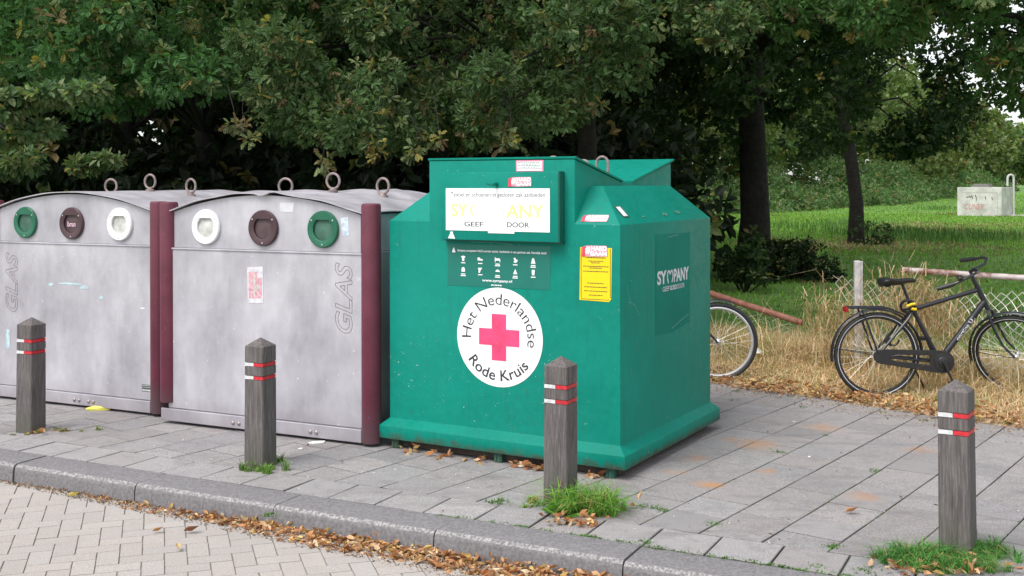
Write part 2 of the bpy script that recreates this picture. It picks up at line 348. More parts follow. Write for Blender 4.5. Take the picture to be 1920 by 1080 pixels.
def tree(name, label, cat, base, trunk_r, height, C, Rr, per, k, L, tmpl, col, lean=(0, 0), group=None, yel=.03, brn=.03, pale=.1, forks=True, fine=0, squash=.75, nlimb=14, tz0=None, twigs=0):
    t = thing(name, label, cat, base, 0, group); b = np.array(base)
    C = np.asarray(C, float)-b; mb = MB(); hh = height
    path = []; rad = []
    for i in range(9):
        q = i/8; path.append((lean[0]*q*q*hh/5+.04*sin(i*1.7), lean[1]*q*q*hh/5+.04*cos(i*2.1), -.15+q*(hh+.15))); rad.append(trunk_r*(1.25 if i == 0 else 1-.62*q))
    mb.tube(path, rad, 14)
    idx = rng.permutation(len(C))[:nlimb]
    for j in idx:
        c = C[j]; z0 = min(max(c[2]*.7, hh*.32 if tz0 is None else tz0), hh*.95); q = (z0+.15)/(hh+.15)
        a = np.array([lean[0]*q*q*hh/5, lean[1]*q*q*hh/5, z0]); mid = (a+c)/2+np.array([0, 0, .12*np.linalg.norm(c-a)])+rng.normal(size=3)*.12
        r0 = trunk_r*.28; pts = [tuple(a), tuple((a*.6+mid*.4)+rng.normal(size=3)*.04), tuple(mid), tuple((mid+c)/2+rng.normal(size=3)*.1), tuple(c)]
        mb.tube(pts, [r0, r0*.75, r0*.5, r0*.3, r0*.14], 7, False)
        for _ in range(twigs):
            e = c+rng.normal(size=3)*Rr[j]*.55; mb.tube([tuple((mid+c)/2), tuple((c+e)/2+rng.normal(size=3)*.05), tuple(e)], [r0*.22, .008, .003], 4, False)
    mb.build('trunk', M['bark'], t, smooth=True)
    P, D = tips(C, Rr, per, squash)
    if fine: P += rng.normal(size=P.shape)*fine
    PP, A, N, LL = rosettes(P, D, k, L)
    leaves('crown', PP, A, N, LL, tmpl, tints(len(P), k, col, yel, brn, pale), M['leaf'], t)
    return t
def blades(name, P, H, col, lean=.5, wid=.004, mat=None, parent=None, dirn=None):
    n = len(P); a = rng.random(n)*6.283; d = np.stack([np.cos(a), np.sin(a), np.zeros(n)], 1)
    b = a+1.57+rng.normal(size=n)*.4; s = np.stack([np.cos(b), np.sin(b), np.zeros(n)], 1)*(wid*(.6+.8*rng.random(n)))[:, None]
    ln = (lean*(.2+1.1*rng.random(n)))[:, None]; H = np.asarray(H)[:, None]; z = np.array([0, 0, 1.])
    m1 = P+z*H*.55+d*H*ln*.25; tp = P+z*H*(1-.35*ln)+d*H*ln
    V = np.stack([P-s, P+s, m1-s*.8, m1+s*.8, tp], 1).reshape(-1, 3); o = (np.arange(n)*5)[:, None]
    lo = (o+np.array([[0, 1, 3, 2, 2, 3, 4]])).ravel(); sizes = np.tile([4, 3], n)
    return np_mesh(name, V, lo, sizes, np.repeat(col, 5, axis=0), mat or M['grass'], parent)

# ---- text and flat markings; a frame maps (u, v) to local 3-D
def text2d(s, bold=0., shear=0., outline=0.):
    cu = bpy.data.curves.new('txt', 'FONT'); cu.body = s; cu.offset = bold; cu.shear = shear; cu.resolution_u = 4
    if outline: cu.fill_mode = 'NONE'; cu.bevel_depth = outline; cu.bevel_resolution = 0
    o = bpy.data.objects.new('txt', cu); sc.collection.objects.link(o); bpy.context.view_layer.update()
    me = bpy.data.meshes.new_from_object(o.evaluated_get(bpy.context.evaluated_depsgraph_get()))
    V = np.array([v.co[:] for v in me.vertices]).reshape(-1, 3); F = [tuple(p.vertices) for p in me.polygons]
    bpy.data.objects.remove(o); bpy.data.curves.remove(cu); bpy.data.meshes.remove(me)
    V[:, 0] -= V[:, 0].min(); V[:, 1] -= V[:, 1].min(); return V, F
def put_text(mb, s, frame, u0, v0, wd, ht, mi=0, bold=.0, shear=0., outline=0., full=None):
    """fit the words into a wd x ht box at (u0, v0)"""
    V, F = text2d(s, bold, shear, outline); V[:, 0] *= wd/V[:, 0].max(); V[:, 1] *= ht/V[:, 1].max(); dz = V[:, 2]*0
    mb.add([frame(u0+a, v0+b) for a, b in V[:, :2]], F, mi)
def front(y): return lambda u, v: (u, y, v)
def sidef(x): return lambda u, v: (x, u, v)
def rect(mb, fr, u0, u1, v0, v1, mi=0): mb.add([fr(u0, v0), fr(u1, v0), fr(u1, v1), fr(u0, v1)], [(0, 1, 2, 3)], mi)
def poly(mb, fr, pts, mi=0): mb.add([fr(*p) for p in pts], [tuple(range(len(pts)))], mi)
def disc(mb, fr, u, v, ru, rv, n=48, mi=0, a0=0, a1=6.28319): poly(mb, fr, [(u+ru*cos(a0+(a1-a0)*i/n), v+rv*sin(a0+(a1-a0)*i/n)) for i in range(n)], mi)
# frames with an outward offset, used by every marking
def front(y): return lambda u, v, w=0.: (u, y-w, v)
def sidef(x): return lambda u, v, w=0.: (x+w, u, v)
def put_text(mb, s, frame, u0, v0, wd, ht, mi=0, bold=.0, shear=0., outline=0.):
    V, F = text2d(s, bold, shear, outline); V[:, 0] *= wd/V[:, 0].max(); V[:, 1] *= ht/V[:, 1].max()
    zs = V[:, 2]*min(wd, ht)*(1 if outline else 0)
    mb.add([frame(u0+a, v0+b, c) for (a, b), c in zip(V[:, :2], zs)], F, mi)

# =================================================================== SETTING
KD = np.array([.894, -.448]); KN = np.array([.448, .894])          # along the kerb / away from the road
def kp(s, d, z=0.): q = KD*s+KN*d; return (q[0], q[1], z)
VD = np.array([.717, -.697]); VN = np.array([.697, .717])          # along / across the grass verge
VLINE = 8.20
ROADZ = -.105
mb = MB()
ds = [(-60, -.30), (4.70, -.30), (4.90, -.035), (12, -.035), (60, -.03), (200, 0.), (900, .5)]; ss = [-900, -200, -60, -20, -8, 0, 8, 20, 60, 200, 900]
vs = [kp(s, d, z) for d, z in ds for s in ss]; k = len(ss)
mb.add(vs, [(i*k+j, i*k+j+1, (i+1)*k+j+1, (i+1)*k+j) for i in range(len(ds)-1) for j in range(k-1)])
tag(mb.build('ground', M['ground']), kind='structure')
mb = MB(); mb.add([kp(-14, -3, ROADZ-.0055), kp(9, -3, ROADZ-.0055), kp(9, 4.95, ROADZ-.0055), kp(-14, 4.95, ROADZ-.0055)], [(0, 1, 2, 3)])
tag(mb.build('road_bed', M['joint_road']), kind='structure')
def clip(P, nrm, D, keep_less):
    out = []
    for i in range(len(P)):
        a, b = P[i], P[(i+1) % len(P)]; da, db = a@nrm-D, b@nrm-D
        if keep_less: da, db = -da, -db
        if da >= 0: out.append(a)
        if da*db < 0: out.append(a+(b-a)*(da/(da-db)))
    return out
class Slabs:
    def __init__(s): s.V = []; s.lo = []; s.sz = []; s.c = []
    def add(s, P, z, tilt, tint, gap=.004, ch=.005, depth=.03, drop=.004, grime=.5):
        P = np.array(P); n = len(P); cx = P.mean(0); r = np.linalg.norm(P-cx, axis=1).mean()
        if n < 3: return
        area = .5*abs(np.dot(P[:, 0], np.roll(P[:, 1], -1))-np.dot(P[:, 1], np.roll(P[:, 0], -1)))
        if area < .0008: return
        A = cx+(P-cx)*(1-gap/r*1.3); B = cx+(P-cx)*(1-(gap+ch)/r*1.3); b = len(s.V)
        h = lambda Q: z+(Q-cx)@tilt
        for Q, dz in ((A, -depth), (A, -drop), (B, 0)):
            s.V += [(q[0], q[1], hz+dz) for q, hz in zip(Q, h(Q))]
        for r0 in (0, 1):
            for i in range(n): s.lo += [b+r0*n+i, b+r0*n+(i+1) % n, b+(r0+1)*n+(i+1) % n, b+(r0+1)*n+i]; s.sz.append(4)
        s.lo += [b+2*n+i for i in range(n)]; s.sz.append(n); s.c += [tuple(.22*q for q in tint)]*n+[tuple(grime*q for q in tint)]*n+[tint]*n
    def build(s, name, mat): return tag(np_mesh(name, np.array(s.V), np.array(s.lo), s.sz, np.array(s.c), mat), kind='structure')
def grey(lo, hi, warm=.03):
    g = lo+(hi-lo)*random.random(); q = (random.random()-.5)*warm; return (g+q, g, g-q)
sl_ = Slabs(); U = np.array([.801, -.598]); W = np.array([.598, .801]); T = .308
for i in range(-26, 34):
    off = random.choice([0, .15, .15, .08])+(i % 2)*.15
    for j in range(-2, 62):
        u = -2.59+T*i; v = 1.0+T*j+off; c = U*(u+.15)+W*(v+.15)
        if c@KN < 5.2 or c@KN > 10.0 or c@VN > VLINE+.15 or c@KD > 3 or c@KD < -10.5: continue
        P = [U*u+W*v, U*(u+T)+W*v, U*(u+T)+W*(v+T), U*u+W*(v+T)]
        P = clip(P, KN, 5.385, False)
        if len(P) >= 3: P = clip(P, VN, VLINE-.05+.10*random.random(), True)
        if len(P) >= 3: sl_.add(P, random.gauss(0, .0008), rng.normal(size=2)*.0018, grey(.88, 1.10, .04), gap=.0034, ch=.004, drop=.003)
for i in range(-24, 16):
    s0 = -3.073+.305*i
    sl_.add([KD*a+KN*d for a, d in ((s0, 5.078), (s0+.305, 5.078), (s0+.305, 5.383), (s0, 5.383))], random.gauss(.002, .0012), rng.normal(size=2)*.005, grey(.98, 1.2), gap=.0045)
sl_.build('pavement', M['tile'])
mb = MB(); mb.add([kp(-10.8, 5.0, -.010), kp(3.3, 5.0, -.010), kp(3.3, 6.0, -.010), (1.0+VN[0]*0, 0, 0)], [])
a = [kp(-10.8, 5.0, -.0100), kp(3.35, 5.0, -.0100)]
p1 = VN*(VLINE+.05)+VD*(-3.6); 
mb = MB(); q1 = VN*(VLINE+.02)
def vp(t, D, z=0.): q = VD*t+VN*D; return (q[0], q[1], z)
mb.add(a+[vp(-1.2, VLINE+.02, -.0100), vp(-8.2, VLINE+.02, -.0100), kp(-10.8, 10, -.0100)], [(0, 1, 2, 3, 4)])
tag(mb.build('pavement_bed', M['joint']), kind='structure')
# road bricks laid in herringbone
sl_ = Slabs(); th = .30; U = np.array([cos(th), sin(th)]); W = np.array([-sin(th), cos(th)]); b_ = .1065
for x in range(-110, 60):
    for y in range(10, 110):
        q = (x-y) % 4
        if q not in (0, 3): continue
        o = U*(x*b_)+W*(y*b_); e = (2, 1) if q == 0 else (1, 2); c = o+(U*e[0]+W*e[1])*b_*.5
        if c@KN > 4.84 or c@KN < .5 or c@KD > 3.2 or c@KD < -9.5: continue
        if c[1] < 3.2: continue
        P = [o, o+U*e[0]*b_, o+(U*e[0]+W*e[1])*b_, o+W*e[1]*b_]; P = clip(P, KN, 4.86, True)
        g = .90+.10*random.random(); h = (random.random()-.5)*.03
        if len(P) >= 3: sl_.add(P, ROADZ+random.gauss(0, .0004), rng.normal(size=2)*.002, (g+h, g, g-h), gap=.0030, ch=.0022, depth=.03, drop=.0014, grime=.72)
sl_.build('road', M['brick'])
# kerb stones, one metre each
mb = MB()
for i in range(-9, 9):
    s0 = -4.846+i*1.0; s1 = s0+.992; dz = random.gauss(0, .002); dd = random.gauss(0, .003); n_ = 12
    prof = [(4.806, -.25), (4.818, -.035), (4.822, -.014), (4.831, -.004), (4.843, .0025), (5.066, .004), (5.070, -.2)]
    mats = [0, 0, 1, 1, 0, 0]
    vs = [kp(s0+(s1-s0)*j/n_, d+dd+random.gauss(0, .0012), z+dz) for j in range(n_+1) for d, z in prof]; m_ = len(prof)
    for q in range(m_-1):
        mb.add(vs, [], 0) if q == 0 else None
        b0 = len(mb.v)-len(vs)
        for j in range(n_): mb.f.append((b0+j*m_+q, b0+(j+1)*m_+q, b0+(j+1)*m_+q+1, b0+j*m_+q+1)); mb.m.append(mats[q])
    mb.f.append(tuple(b0+q for q in range(m_))); mb.m.append(0); mb.f.append(tuple(b0+n_*m_+q for q in range(m_-1, -1, -1))); mb.m.append(0)
tag(mb.build('kerb', [M['kerb'], M['kerb_edge']], smooth=True, angle=50), kind='structure')
# dry verge
mb = MB(); nn = 40
vs = []
for i in range(nn+1):
    for j in range(7):
        D = VLINE-.02+j*.36; t = -9.5+i*.30
        vs.append(vp(t, D+(.05*sin(i*1.3) if j == 0 else 0)-.0, -.012+.05*min(j, 3)/3+.02*sin(i*.9+j*1.7) if j else -.008))
mb.add(vs, [(i*7+j, (i+1)*7+j, (i+1)*7+j+1, i*7+j+1) for i in range(nn) for j in range(6)])
tag(mb.build('verge', M['verge'], smooth=True), kind='structure')

# =================================================================== GREEN TEXTILE BANK
GW, GD, GH, HT, TT = 1.659, 1.537, 1.487, 1.715, 1.876
X1, X2 = -1.343, -.296
def green_bank():
    t = thing('textile_bank', 'large green steel textile bank with a red cross emblem on its front', 'textile bank', (.633, 6.593, 0), -.5194)
    mb = MB(); W_, D_ = GW, GD; v0, v1, vz = .70, .845, 1.735; s, ins = .08, .22
    P = lambda *q: mb.add(q, [tuple(range(len(q)))])
    # front and back walls with the raised tower
    for y, fl in ((0, 0), (D_, 1)):
        P((-W_, y, .19), (0, y, .19), (0, y, GH), (X2, y, GH), (X2, y, TT), (X1, y, TT), (X1, y, GH), (-W_, y, GH))
    P((0, 0, .19), (0, D_, .19), (0, D_, GH), (0, 0, GH)); P((-W_, 0, .19), (-W_, D_, .19), (-W_, D_, GH), (-W_, 0, GH))
    for xo, xi, sg in ((0, X2, 1), (-W_, X1, -1)):
        xt = xi+sg*s
        a, b, c, d = (xi, ins, HT), (xt, ins, HT), (xt, D_-ins, HT), (xi, D_-ins, HT)
        P((xi, 0, GH), (xo, 0, GH), b, a); P((xo, 0, GH), (xo, D_, GH), c, b); P((xo, D_, GH), (xi, D_, GH), d, c); P(a, b, c, d)
        P((xi, 0, GH), a, d, (xi, D_, GH), (xi, D_, TT), (xi, v1, vz), (xi, v0, vz), (xi, 0, TT))
    P((X1, 0, TT), (X2, 0, TT), (X2, v0, vz), (X1, v0, vz)); P((X1, v0, vz), (X2, v0, vz), (X2, v1, vz), (X1, v1, vz)); P((X1, v1, vz), (X2, v1, vz), (X2, D_, TT), (X1, D_, TT))
    o = .052; rings = [(0, .19), (o, .145), (o, .062), (.0, .062)]
    R_ = [[(-W_-q, -q, z), (q, -q, z), (q, D_+q, z), (-W_-q, D_+q, z)] for q, z in rings]
    for a, b in zip(R_, R_[1:]):
        for i in range(4): P(a[i], a[(i+1) % 4], b[(i+1) % 4], b[i])
    P(*R_[-1])
    mb.build('body', M['green'], t, merge=True, bevel=.0045, seg=2, smooth=True, angle=30)
    # roof plates with a folded lip
    mb = MB()
    for (y0, z0, y1, z1) in ((-.004, TT, v0-.01, vz), (v1+.01, vz, D_+.045, TT+.012)):
        e = .008; th_ = .014
        mb.add([(X1-e, y0, z0+.003), (X2+e, y0, z0+.003), (X2+e, y1, z1+.003), (X1-e, y1, z1+.003), (X1-e, y0, z0+.003+th_), (X2+e, y0, z0+.003+th_), (X2+e, y1, z1+.003+th_), (X1-e, y1, z1+.003+th_)],
               [(0, 1, 2, 3), (4, 5, 6, 7), (0, 1, 5, 4), (1, 2, 6, 5), (2, 3, 7, 6), (3, 0, 4, 7)])
    mb.build('roof_plate', M['green'], t, bevel=.002, seg=1)
    mb = MB(); mb.box(-W_+.02, -.02, .02, D_-.02, .008, .061); mb.build('plinth', simple('rusty_plinth', (.055, .042, .034), .9, 0, .4, 20), t)
    for x in (-1.60, -.82, -.06):
        for y in (-.025, D_-.05):
            mb = MB(); mb.box(x-.028, x+.028, y, y+.06, .0, .06); mb.box(x-.018, x-.006, y-.006, y-.001, .004, .05); mb.box(x+.006, x+.018, y-.006, y-.001, .004, .05); mb.build('foot', M['green'], t, bevel=.004)
    # chute door
    yd = -.072; d = MB(); d.box(-1.206, -.371, yd, -.003, 1.377, 1.800); door = d.build('chute_door', M['green'], t, bevel=.006, seg=2, smooth=True)
    mb = MB(); mb.box(-1.215, -.362, -.030, -.0035, 1.368, 1.3762); mb.box(-.3705, -.3640, -.0705, -.004, 1.3765, 1.803); mb.build('door_shade_strip', simple('dark_green_shade', (.004, .10, .075), .5), t)  # dark strips: the door's shaded side and dark, shadowed lower edge put in as colour
    mb = MB(); mb.lathe((-.796, yd-.001, 1.728), (0, -1, 0), [(.011, 0), (.011, .035), (.007, .04)], 12); mb.tube([(-.796, yd-.028, 1.728), (-.80, yd-.05, 1.722), (-.835, yd-.055, 1.732)], .008, 8); mb.build('door_knob', M['green'], door, smooth=True)
    f = front(yd-.0025); mb = MB(); mb.box(-1.168, -.427, yd-.0022, yd-.0004, 1.437, 1.701); mb.box(-.857, -.671, yd-.0030, yd-.0006, 1.4245, 1.4368)
    sg_ = mb.build('sign_panel', M['white_sign'], t)
    mb = MB(); put_text(mb, 'Textiel en schoenen in gesloten zak aanbieden', f, -1.131, 1.640, .672, .036, 0, .0)
    put_text(mb, 'GEEF', f, -1.030, 1.463, .137, .030, 0, .010); put_text(mb, 'DOOR', f, -.722, 1.463, .154, .031, 0, .010); mb.build('sign_text', M['black_ink'], sg_)
    mb = MB(); put_text(mb, 'SY', f, -1.127, 1.522, .125, .082, 0, .022)
    for c0, a0, a1, sx in ((-.955, 1.9, 4.4, 1), (-.76, 5.3, 6.9, .5)):
        pts = [(c0+.034*sx*cos(a0+(a1-a0)*i/10), 1.563+.040*sin(a0+(a1-a0)*i/10)) for i in range(11)]; ins2 = [(c0+.021*sx*cos(a0+(a1-a0)*i/10), 1.563+.028*sin(a0+(a1-a0)*i/10)) for i in range(11)]
        for i in range(10): poly(mb, f, [pts[i], pts[i+1], ins2[i+1], ins2[i]])
    put_text(mb, 'ANY', f, -.728, 1.520, .262, .082, 0, .022)
    poly(mb, f, [(-.87, 1.525), (-.858, 1.531), (-.86, 1.522)]); poly(mb, f, [(-.815, 1.525), (-.80, 1.533), (-.803, 1.522)])
    mb.build('faded_logo', M['yellow_ink'], sg_)
    def hardgaan(name, fr, u0, v0, wd, ht, parent=t):
        mb = MB(); n = 14; e = lambda: random.uniform(-.003, .003)
        poly(mb, fr, [(u0, v0+.004), (u0+wd*.35, v0-.001), (u0+wd*.99, v0+.002), (u0+wd*1.01, v0+ht*.5), (u0+wd*.98, v0+ht), (u0+wd*.2, v0+ht*.98), (u0+.002, v0+ht*.85)])
        s_ = mb.build(name, M['sticker_pink2'], parent)
        mb = MB(); poly(mb, lambda u, v, w=0.: fr(u, v, w+.0007), [(u0-.002, v0-.002), (u0+wd*.12, v0-.001), (u0+wd*.15, v0+ht*.9), (u0+.001, v0+ht*.84)]); mb.build('red_strip', M['sticker_red'], s_)
        fr2 = lambda u, v, w=0.: fr(u, v, w+.0012); mb = MB()
        put_text(mb, 'HARD', fr2, u0+wd*.36, v0+ht*.52, wd*.63, ht*.44, 0, .06); put_text(mb, 'GAAN', fr2, u0+wd*.32, v0+ht*.05, wd*.66, ht*.44, 0, .06); put_text(mb, '#', fr2, u0+wd*.13, v0+ht*.22, wd*.20, ht*.66, 0, .05)
        mb.build('sticker_text', M['white_sign'], s_)
    hardgaan('slogan_sticker', f, -.712, 1.712, .160, .058)
    # small warning sticker above the door
    f0 = front(-.0016); f1 = front(-.0030); f2 = front(-.0044)
    mb = MB(); rect(mb, f0, -.700, -.508, 1.804, 1.873); st = mb.build('warning_sticker', M['sticker_pink'], t)
    mb = MB(); rect(mb, f1, -.692, -.517, 1.822, 1.865); rect(mb, f1, -.692, -.517, 1.808, 1.818); mb.build('sticker_paper', M['white_sign'], st)
    mb = MB()
    for i in range(4):
        u = -.685+.02*(i % 2)
        while u < -.535: q = random.uniform(.006, .02); rect(mb, f2, u, u+q, 1.8575-.0092*i, 1.8600-.0092*i); u += q+.004
    mb.build('fine_print', M['black_ink'], st)
    # white bag sticker on the door, bag outline
    mb = MB(); poly(mb, f, [(-1.151, 1.386), (-1.099, 1.384), (-1.108, 1.405), (-1.117, 1.420), (-1.113, 1.428), (-1.137, 1.428), (-1.133, 1.420), (-1.143, 1.405)]); mb.build('bag_sticker', M['white_sign'], t)
    # dark green poster
    mb = MB(); poly(mb, f0, [(-1.199, 1.345), (-.458, 1.350), (-.464, 1.085), (-1.205, 1.082)]); po = mb.build('instruction_poster', M['poster_green'], t)
    mb = MB(); put_text(mb, 'Sympany accepteert ALLE soorten textiel. Aanbieden in een gesloten zak. Hartelijk dank!', f1, -1.127, 1.296, .640, .019, 0, .02)
    put_text(mb, 'www.sympany.nl', f1, -.944, 1.112, .216, .022, 0, .02)
    u = -.878
    for q in (.018, .004, .016, .012, .014): rect(mb, f1, u, u+q, 1.0935, 1.1005); u += q+.003
    poly(mb, f1, [(-1.168, 1.293), (-1.142, 1.293), (-1.146, 1.308), (-1.151, 1.314), (-1.149, 1.322), (-1.161, 1.322), (-1.159, 1.314), (-1.164, 1.308)])
    shapes = {'shirt': [(-.5, .35), (-.2, .5), (.2, .5), (.5, .35), (.4, .1), (.25, .18), (.25, -.5), (-.25, -.5), (-.25, .18), (-.4, .1)],
              'shoe': [(-.6, .25), (-.2, .3), (.1, .05), (.55, -.05), (.6, -.3), (-.6, -.3)], 'bed': [(-.6, .5), (-.5, .5), (-.5, .25), (.4, .25), (.6, 0), (.6, -.5), (.45, -.5), (.45, -.2), (-.45, -.2), (-.45, -.5), (-.6, -.5)],
              'toy': [(-.4, .4), (0, .5), (.2, .15), (.55, .1), (.4, -.35), (0, -.5), (-.4, -.3), (-.15, 0)], 'bag': [(-.2, .5), (.2, .5), (.3, .1), (.48, -.5), (-.48, -.5), (-.3, .1)],
              'mitt': [(-.35, .3), (0, .5), (.35, .3), (.4, -.4), (-.4, -.4)], 'boot': [(-.5, .45), (.5, .5), (.1, .1), (-.1, -.5), (-.4, -.45), (-.35, 0)],
              'cap': [(-.5, -.15), (-.3, .2), (0, .3), (.35, .15), (.5, -.2), (.15, -.15)], 'dress': [(0, .55), (.15, .2), (.45, -.45), (-.45, -.45), (-.15, .2)], 'pants': [(-.3, .5), (.35, .5), (.3, .1), (.25, -.5), (-.25, -.5), (-.3, .1)]}
    for i, nm in enumerate(shapes):
        cu, cv = -1.084+.1262*(i % 5), 1.257-.071*(i//5); poly(mb, f1, [(cu+a*.033, cv+b*.033) for a, b in shapes[nm]])
        rect(mb, f1, cu-.016, cu+.016, cv-.031, cv-.025)
        if i in (2, 4, 5, 7, 8): rect(mb, f1, cu-.019, cu+.019, cv-.041, cv-.035)
    mb.build('poster_print', M['white_sign'], po)
    # round emblem
    cu, cv, r = -.8225, .7735, .3085
    mb = MB(); disc(mb, f0, cu, cv, r, r+.001, 72); em = mb.build('round_emblem', M['white_sign'], t)
    mb = MB(); a_, b2 = .052, .145
    poly(mb, f1, [(cu-a_, cv+b2), (cu+a_, cv+b2), (cu+a_, cv+a_), (cu+b2, cv+a_), (cu+b2, cv-a_), (cu+a_, cv-a_), (cu+a_, cv-b2), (cu-a_, cv-b2), (cu-a_, cv-a_), (cu-b2, cv-a_), (cu-b2, cv+a_), (cu-a_, cv+a_)])
    mb.build('emblem_cross', M['red_ink'], em)
    def arc_text(mb, s, a0, a1, rb, ht, inward, bold):
        V, F = text2d(s, bold); V[:, 0] /= V[:, 0].max(); V[:, 1] *= ht/V[:, 1].max()
        out = []
        for x, y, _ in V:
            a = a0+(a1-a0)*x; rr = rb+y if not inward else rb-y; out.append(f1(cu+rr*cos(a), cv+rr*sin(a)))
        mb.add(out, F)
    mb = MB(); arc_text(mb, 'Het Nederlandse', R(183), R(-12), .203, .068, False, -.006); arc_text(mb, 'Rode Kruis', R(214), R(322), .272, .068, True, .010); mb.build('emblem_text', M['black_ink'], em)
    # yellow notice
    mb = MB(); poly(mb, f0, [(-.260, 1.350), (-.053, 1.350), (-.058, 1.048), (-.072, 1.032), (-.265, 1.036)]); yn = mb.build('yellow_notice', M['sticker_yellow'], t)
    mb = MB(); cw = -.158
    for v, wd in ((1.288, .13), (1.268, .10), (1.258, .06), (1.237, .17), (1.227, .08), (1.207, .165), (1.137, .11), (1.114, .15), (1.090, .15), (1.066, .09)):
        u = cw-wd/2
        while u < cw+wd/2: q = random.uniform(.006, .02); rect(mb, f1, u, min(u+q, cw+wd/2), v, v+.0042); u += q+.003
    for (a, b, c, d_) in ((-.255, -.252, 1.045, 1.345), (-.064, -.061, 1.055, 1.345), (-.252, -.070, 1.042, 1.0445)): rect(mb, f1, a, b, c, d_)
    mb.build('notice_print', M['black_ink'], yn)
    hardgaan('slogan_sticker', front(-.0048), -.246, 1.297, .165, .066)
    # slogan sticker and label on the sloping shoulder
    dn = np.array([0, -(HT-GH), ins]); dn = dn/np.linalg.norm(dn); up = np.array([0, ins, HT-GH]); up = up/np.linalg.norm(up)
    fs = lambda u, v, w=0.: tuple(np.array([u, 0, GH])+up*v+dn*(w+.003))
    hardgaan('slogan_sticker', fs, -.262, .020, .170, .055)
    up2 = np.array([X2+s, 0, HT-GH]); up2 = up2/np.linalg.norm(up2); dn2 = np.array([HT-GH, 0, -(X2+s)]); dn2 = dn2/np.linalg.norm(dn2)
    fr = lambda u, v, w=0.: tuple(np.array([0, u, GH])+up2*v+dn2*(w+.003))
    mb = MB(); rect(mb, fr, .125, .215, .055, .145, 0); lb = mb.build('shoulder_label', simple('label_frame', (.05, .09, .08)), t)
    mb = MB(); rect(mb, lambda u, v, w=0.: fr(u, v, w+.0015), .138, .200, .062, .138); mb.build('label_paper', M['white_sign'], lb)
    # patches of worn paint on the shoulder
    wp = simple('worn_primer', (.05, .20, .145), .7, 0, .6, 40)
    for cu_, cv_, ru in ((.42, .05, .035), (.78, .06, .06), (1.02, .07, .055)):
        mb = MB(); pts = [(cu_+ru*(.6+.5*random.random())*cos(a), cv_+.25*ru*(.5+.7*random.random())*sin(a)) for a in np.linspace(0, 6.28, 14)[:-1]]; poly(mb, fr, pts); mb.build('worn_patch', wp, t)
    # side film and logo
    g0, g1 = sidef(.0016), sidef(.0034)
    mb = MB(); poly(mb, g0, [(.537, 1.408), (1.132, 1.400), (1.132, .80), (.80, .765), (.537, .775)]); sf = mb.build('side_film', M['side_panel'], t)
    mb = MB(); put_text(mb, 'SY', g1, .556, 1.088, .155, .088, 0, .035); put_text(mb, 'PANY', g1, .835, 1.088, .270, .086, 0, .035)
    # the heart shaped letter between
    def stroke(pts, wd):
        for (a, b), (c, d_) in zip(pts, pts[1:]):
            L_ = math.hypot(c-a, d_-b); nx, ny = -(d_-b)/L_*wd, (c-a)/L_*wd; poly(mb, g1, [(a-nx, b-ny), (c-nx, d_-ny), (c+nx, d_+ny), (a+nx, b+ny)])
    hc, hv = .773, 1.128
    stroke([(hc-.030, hv-.038), (hc-.047, hv-.005), (hc-.046, hv+.022), (hc-.032, hv+.038), (hc-.014, hv+.036), (hc, hv+.016), (hc+.014, hv+.036), (hc+.032, hv+.038), (hc+.046, hv+.022), (hc+.047, hv-.005), (hc+.030, hv-.038)], .0075)
    put_text(mb, 'GEEF', g1, .644, 1.040, .115, .031, 0, .005); put_text(mb, 'GOED', g1, .768, 1.040, .118, .031, 0, .03); put_text(mb, 'DOOR', g1, .894, 1.040, .130, .031, 0, .005)
    mb.build('side_logo', simple('logo_white', (.66, .66, .72), .45), t)
    # scratches
    mb = MB()
    def scr(fr_, pts, wd=.0016):
        for (a, b), (c, d_) in zip(pts, pts[1:]):
            L_ = math.hypot(c-a, d_-b) or 1e-6; nx, ny = -(d_-b)/L_*wd, (c-a)/L_*wd; poly(mb, fr_, [(a-nx, b-ny), (c-nx, d_-ny), (c+nx, d_+ny), (a+nx, b+ny)])
    g2 = sidef(.0028)
    scr(g2, [(.74, 1.385), (.92, 1.393)]); scr(g2, [(.80, .79), (.95, .825), (1.10, .855)], .002); scr(g2, [(.30, 1.38), (.305, 1.20)], .0014); scr(g2, [(.10, 1.1), (.14, 1.02), (.22, .99), (.27, .93)], .0012); scr(g2, [(1.32, .55), (1.34, .45)], .002)
    for _ in range(16): x, z = random.uniform(.05, 1.45), random.uniform(.3, 1.3); scr(g2, [(x, z), (x+random.uniform(-.01, .01), z+random.uniform(.01, .06))], .0008)
    scr(f1, [(-1.03, 1.362), (-.85, 1.364), (-.72, 1.352)], .001)
    for _ in range(14): x, z = random.uniform(-1.6, -.02), random.uniform(.25, 1.4); scr(front(-.0052), [(x, z), (x+random.uniform(-.006, .006), z+.006)], .0012)
    mb.build('scratches', simple('scratch_grey', (.16, .36, .29), .6), t)
    # lifting eyes
    for x, y, zt in ((-.73, .55, 1.905), (-.62, .78, 1.885), (-.36, .52, 1.900)):
        mb = MB(); r = .040; zb = 1.79
        pts = [(x-r, y, zb), (x-r, y, zt-r)]+[(x-r*cos(a), y, zt-r+r*sin(a)) for a in np.linspace(.3, 2.84, 9)]+[(x+r, y, zt-r), (x+r, y, zb)]
        mb.tube(pts, .0095, 10); mb.build('lifting_eye', M['rusty_ring'], t, smooth=True)
    return t
green_bank()

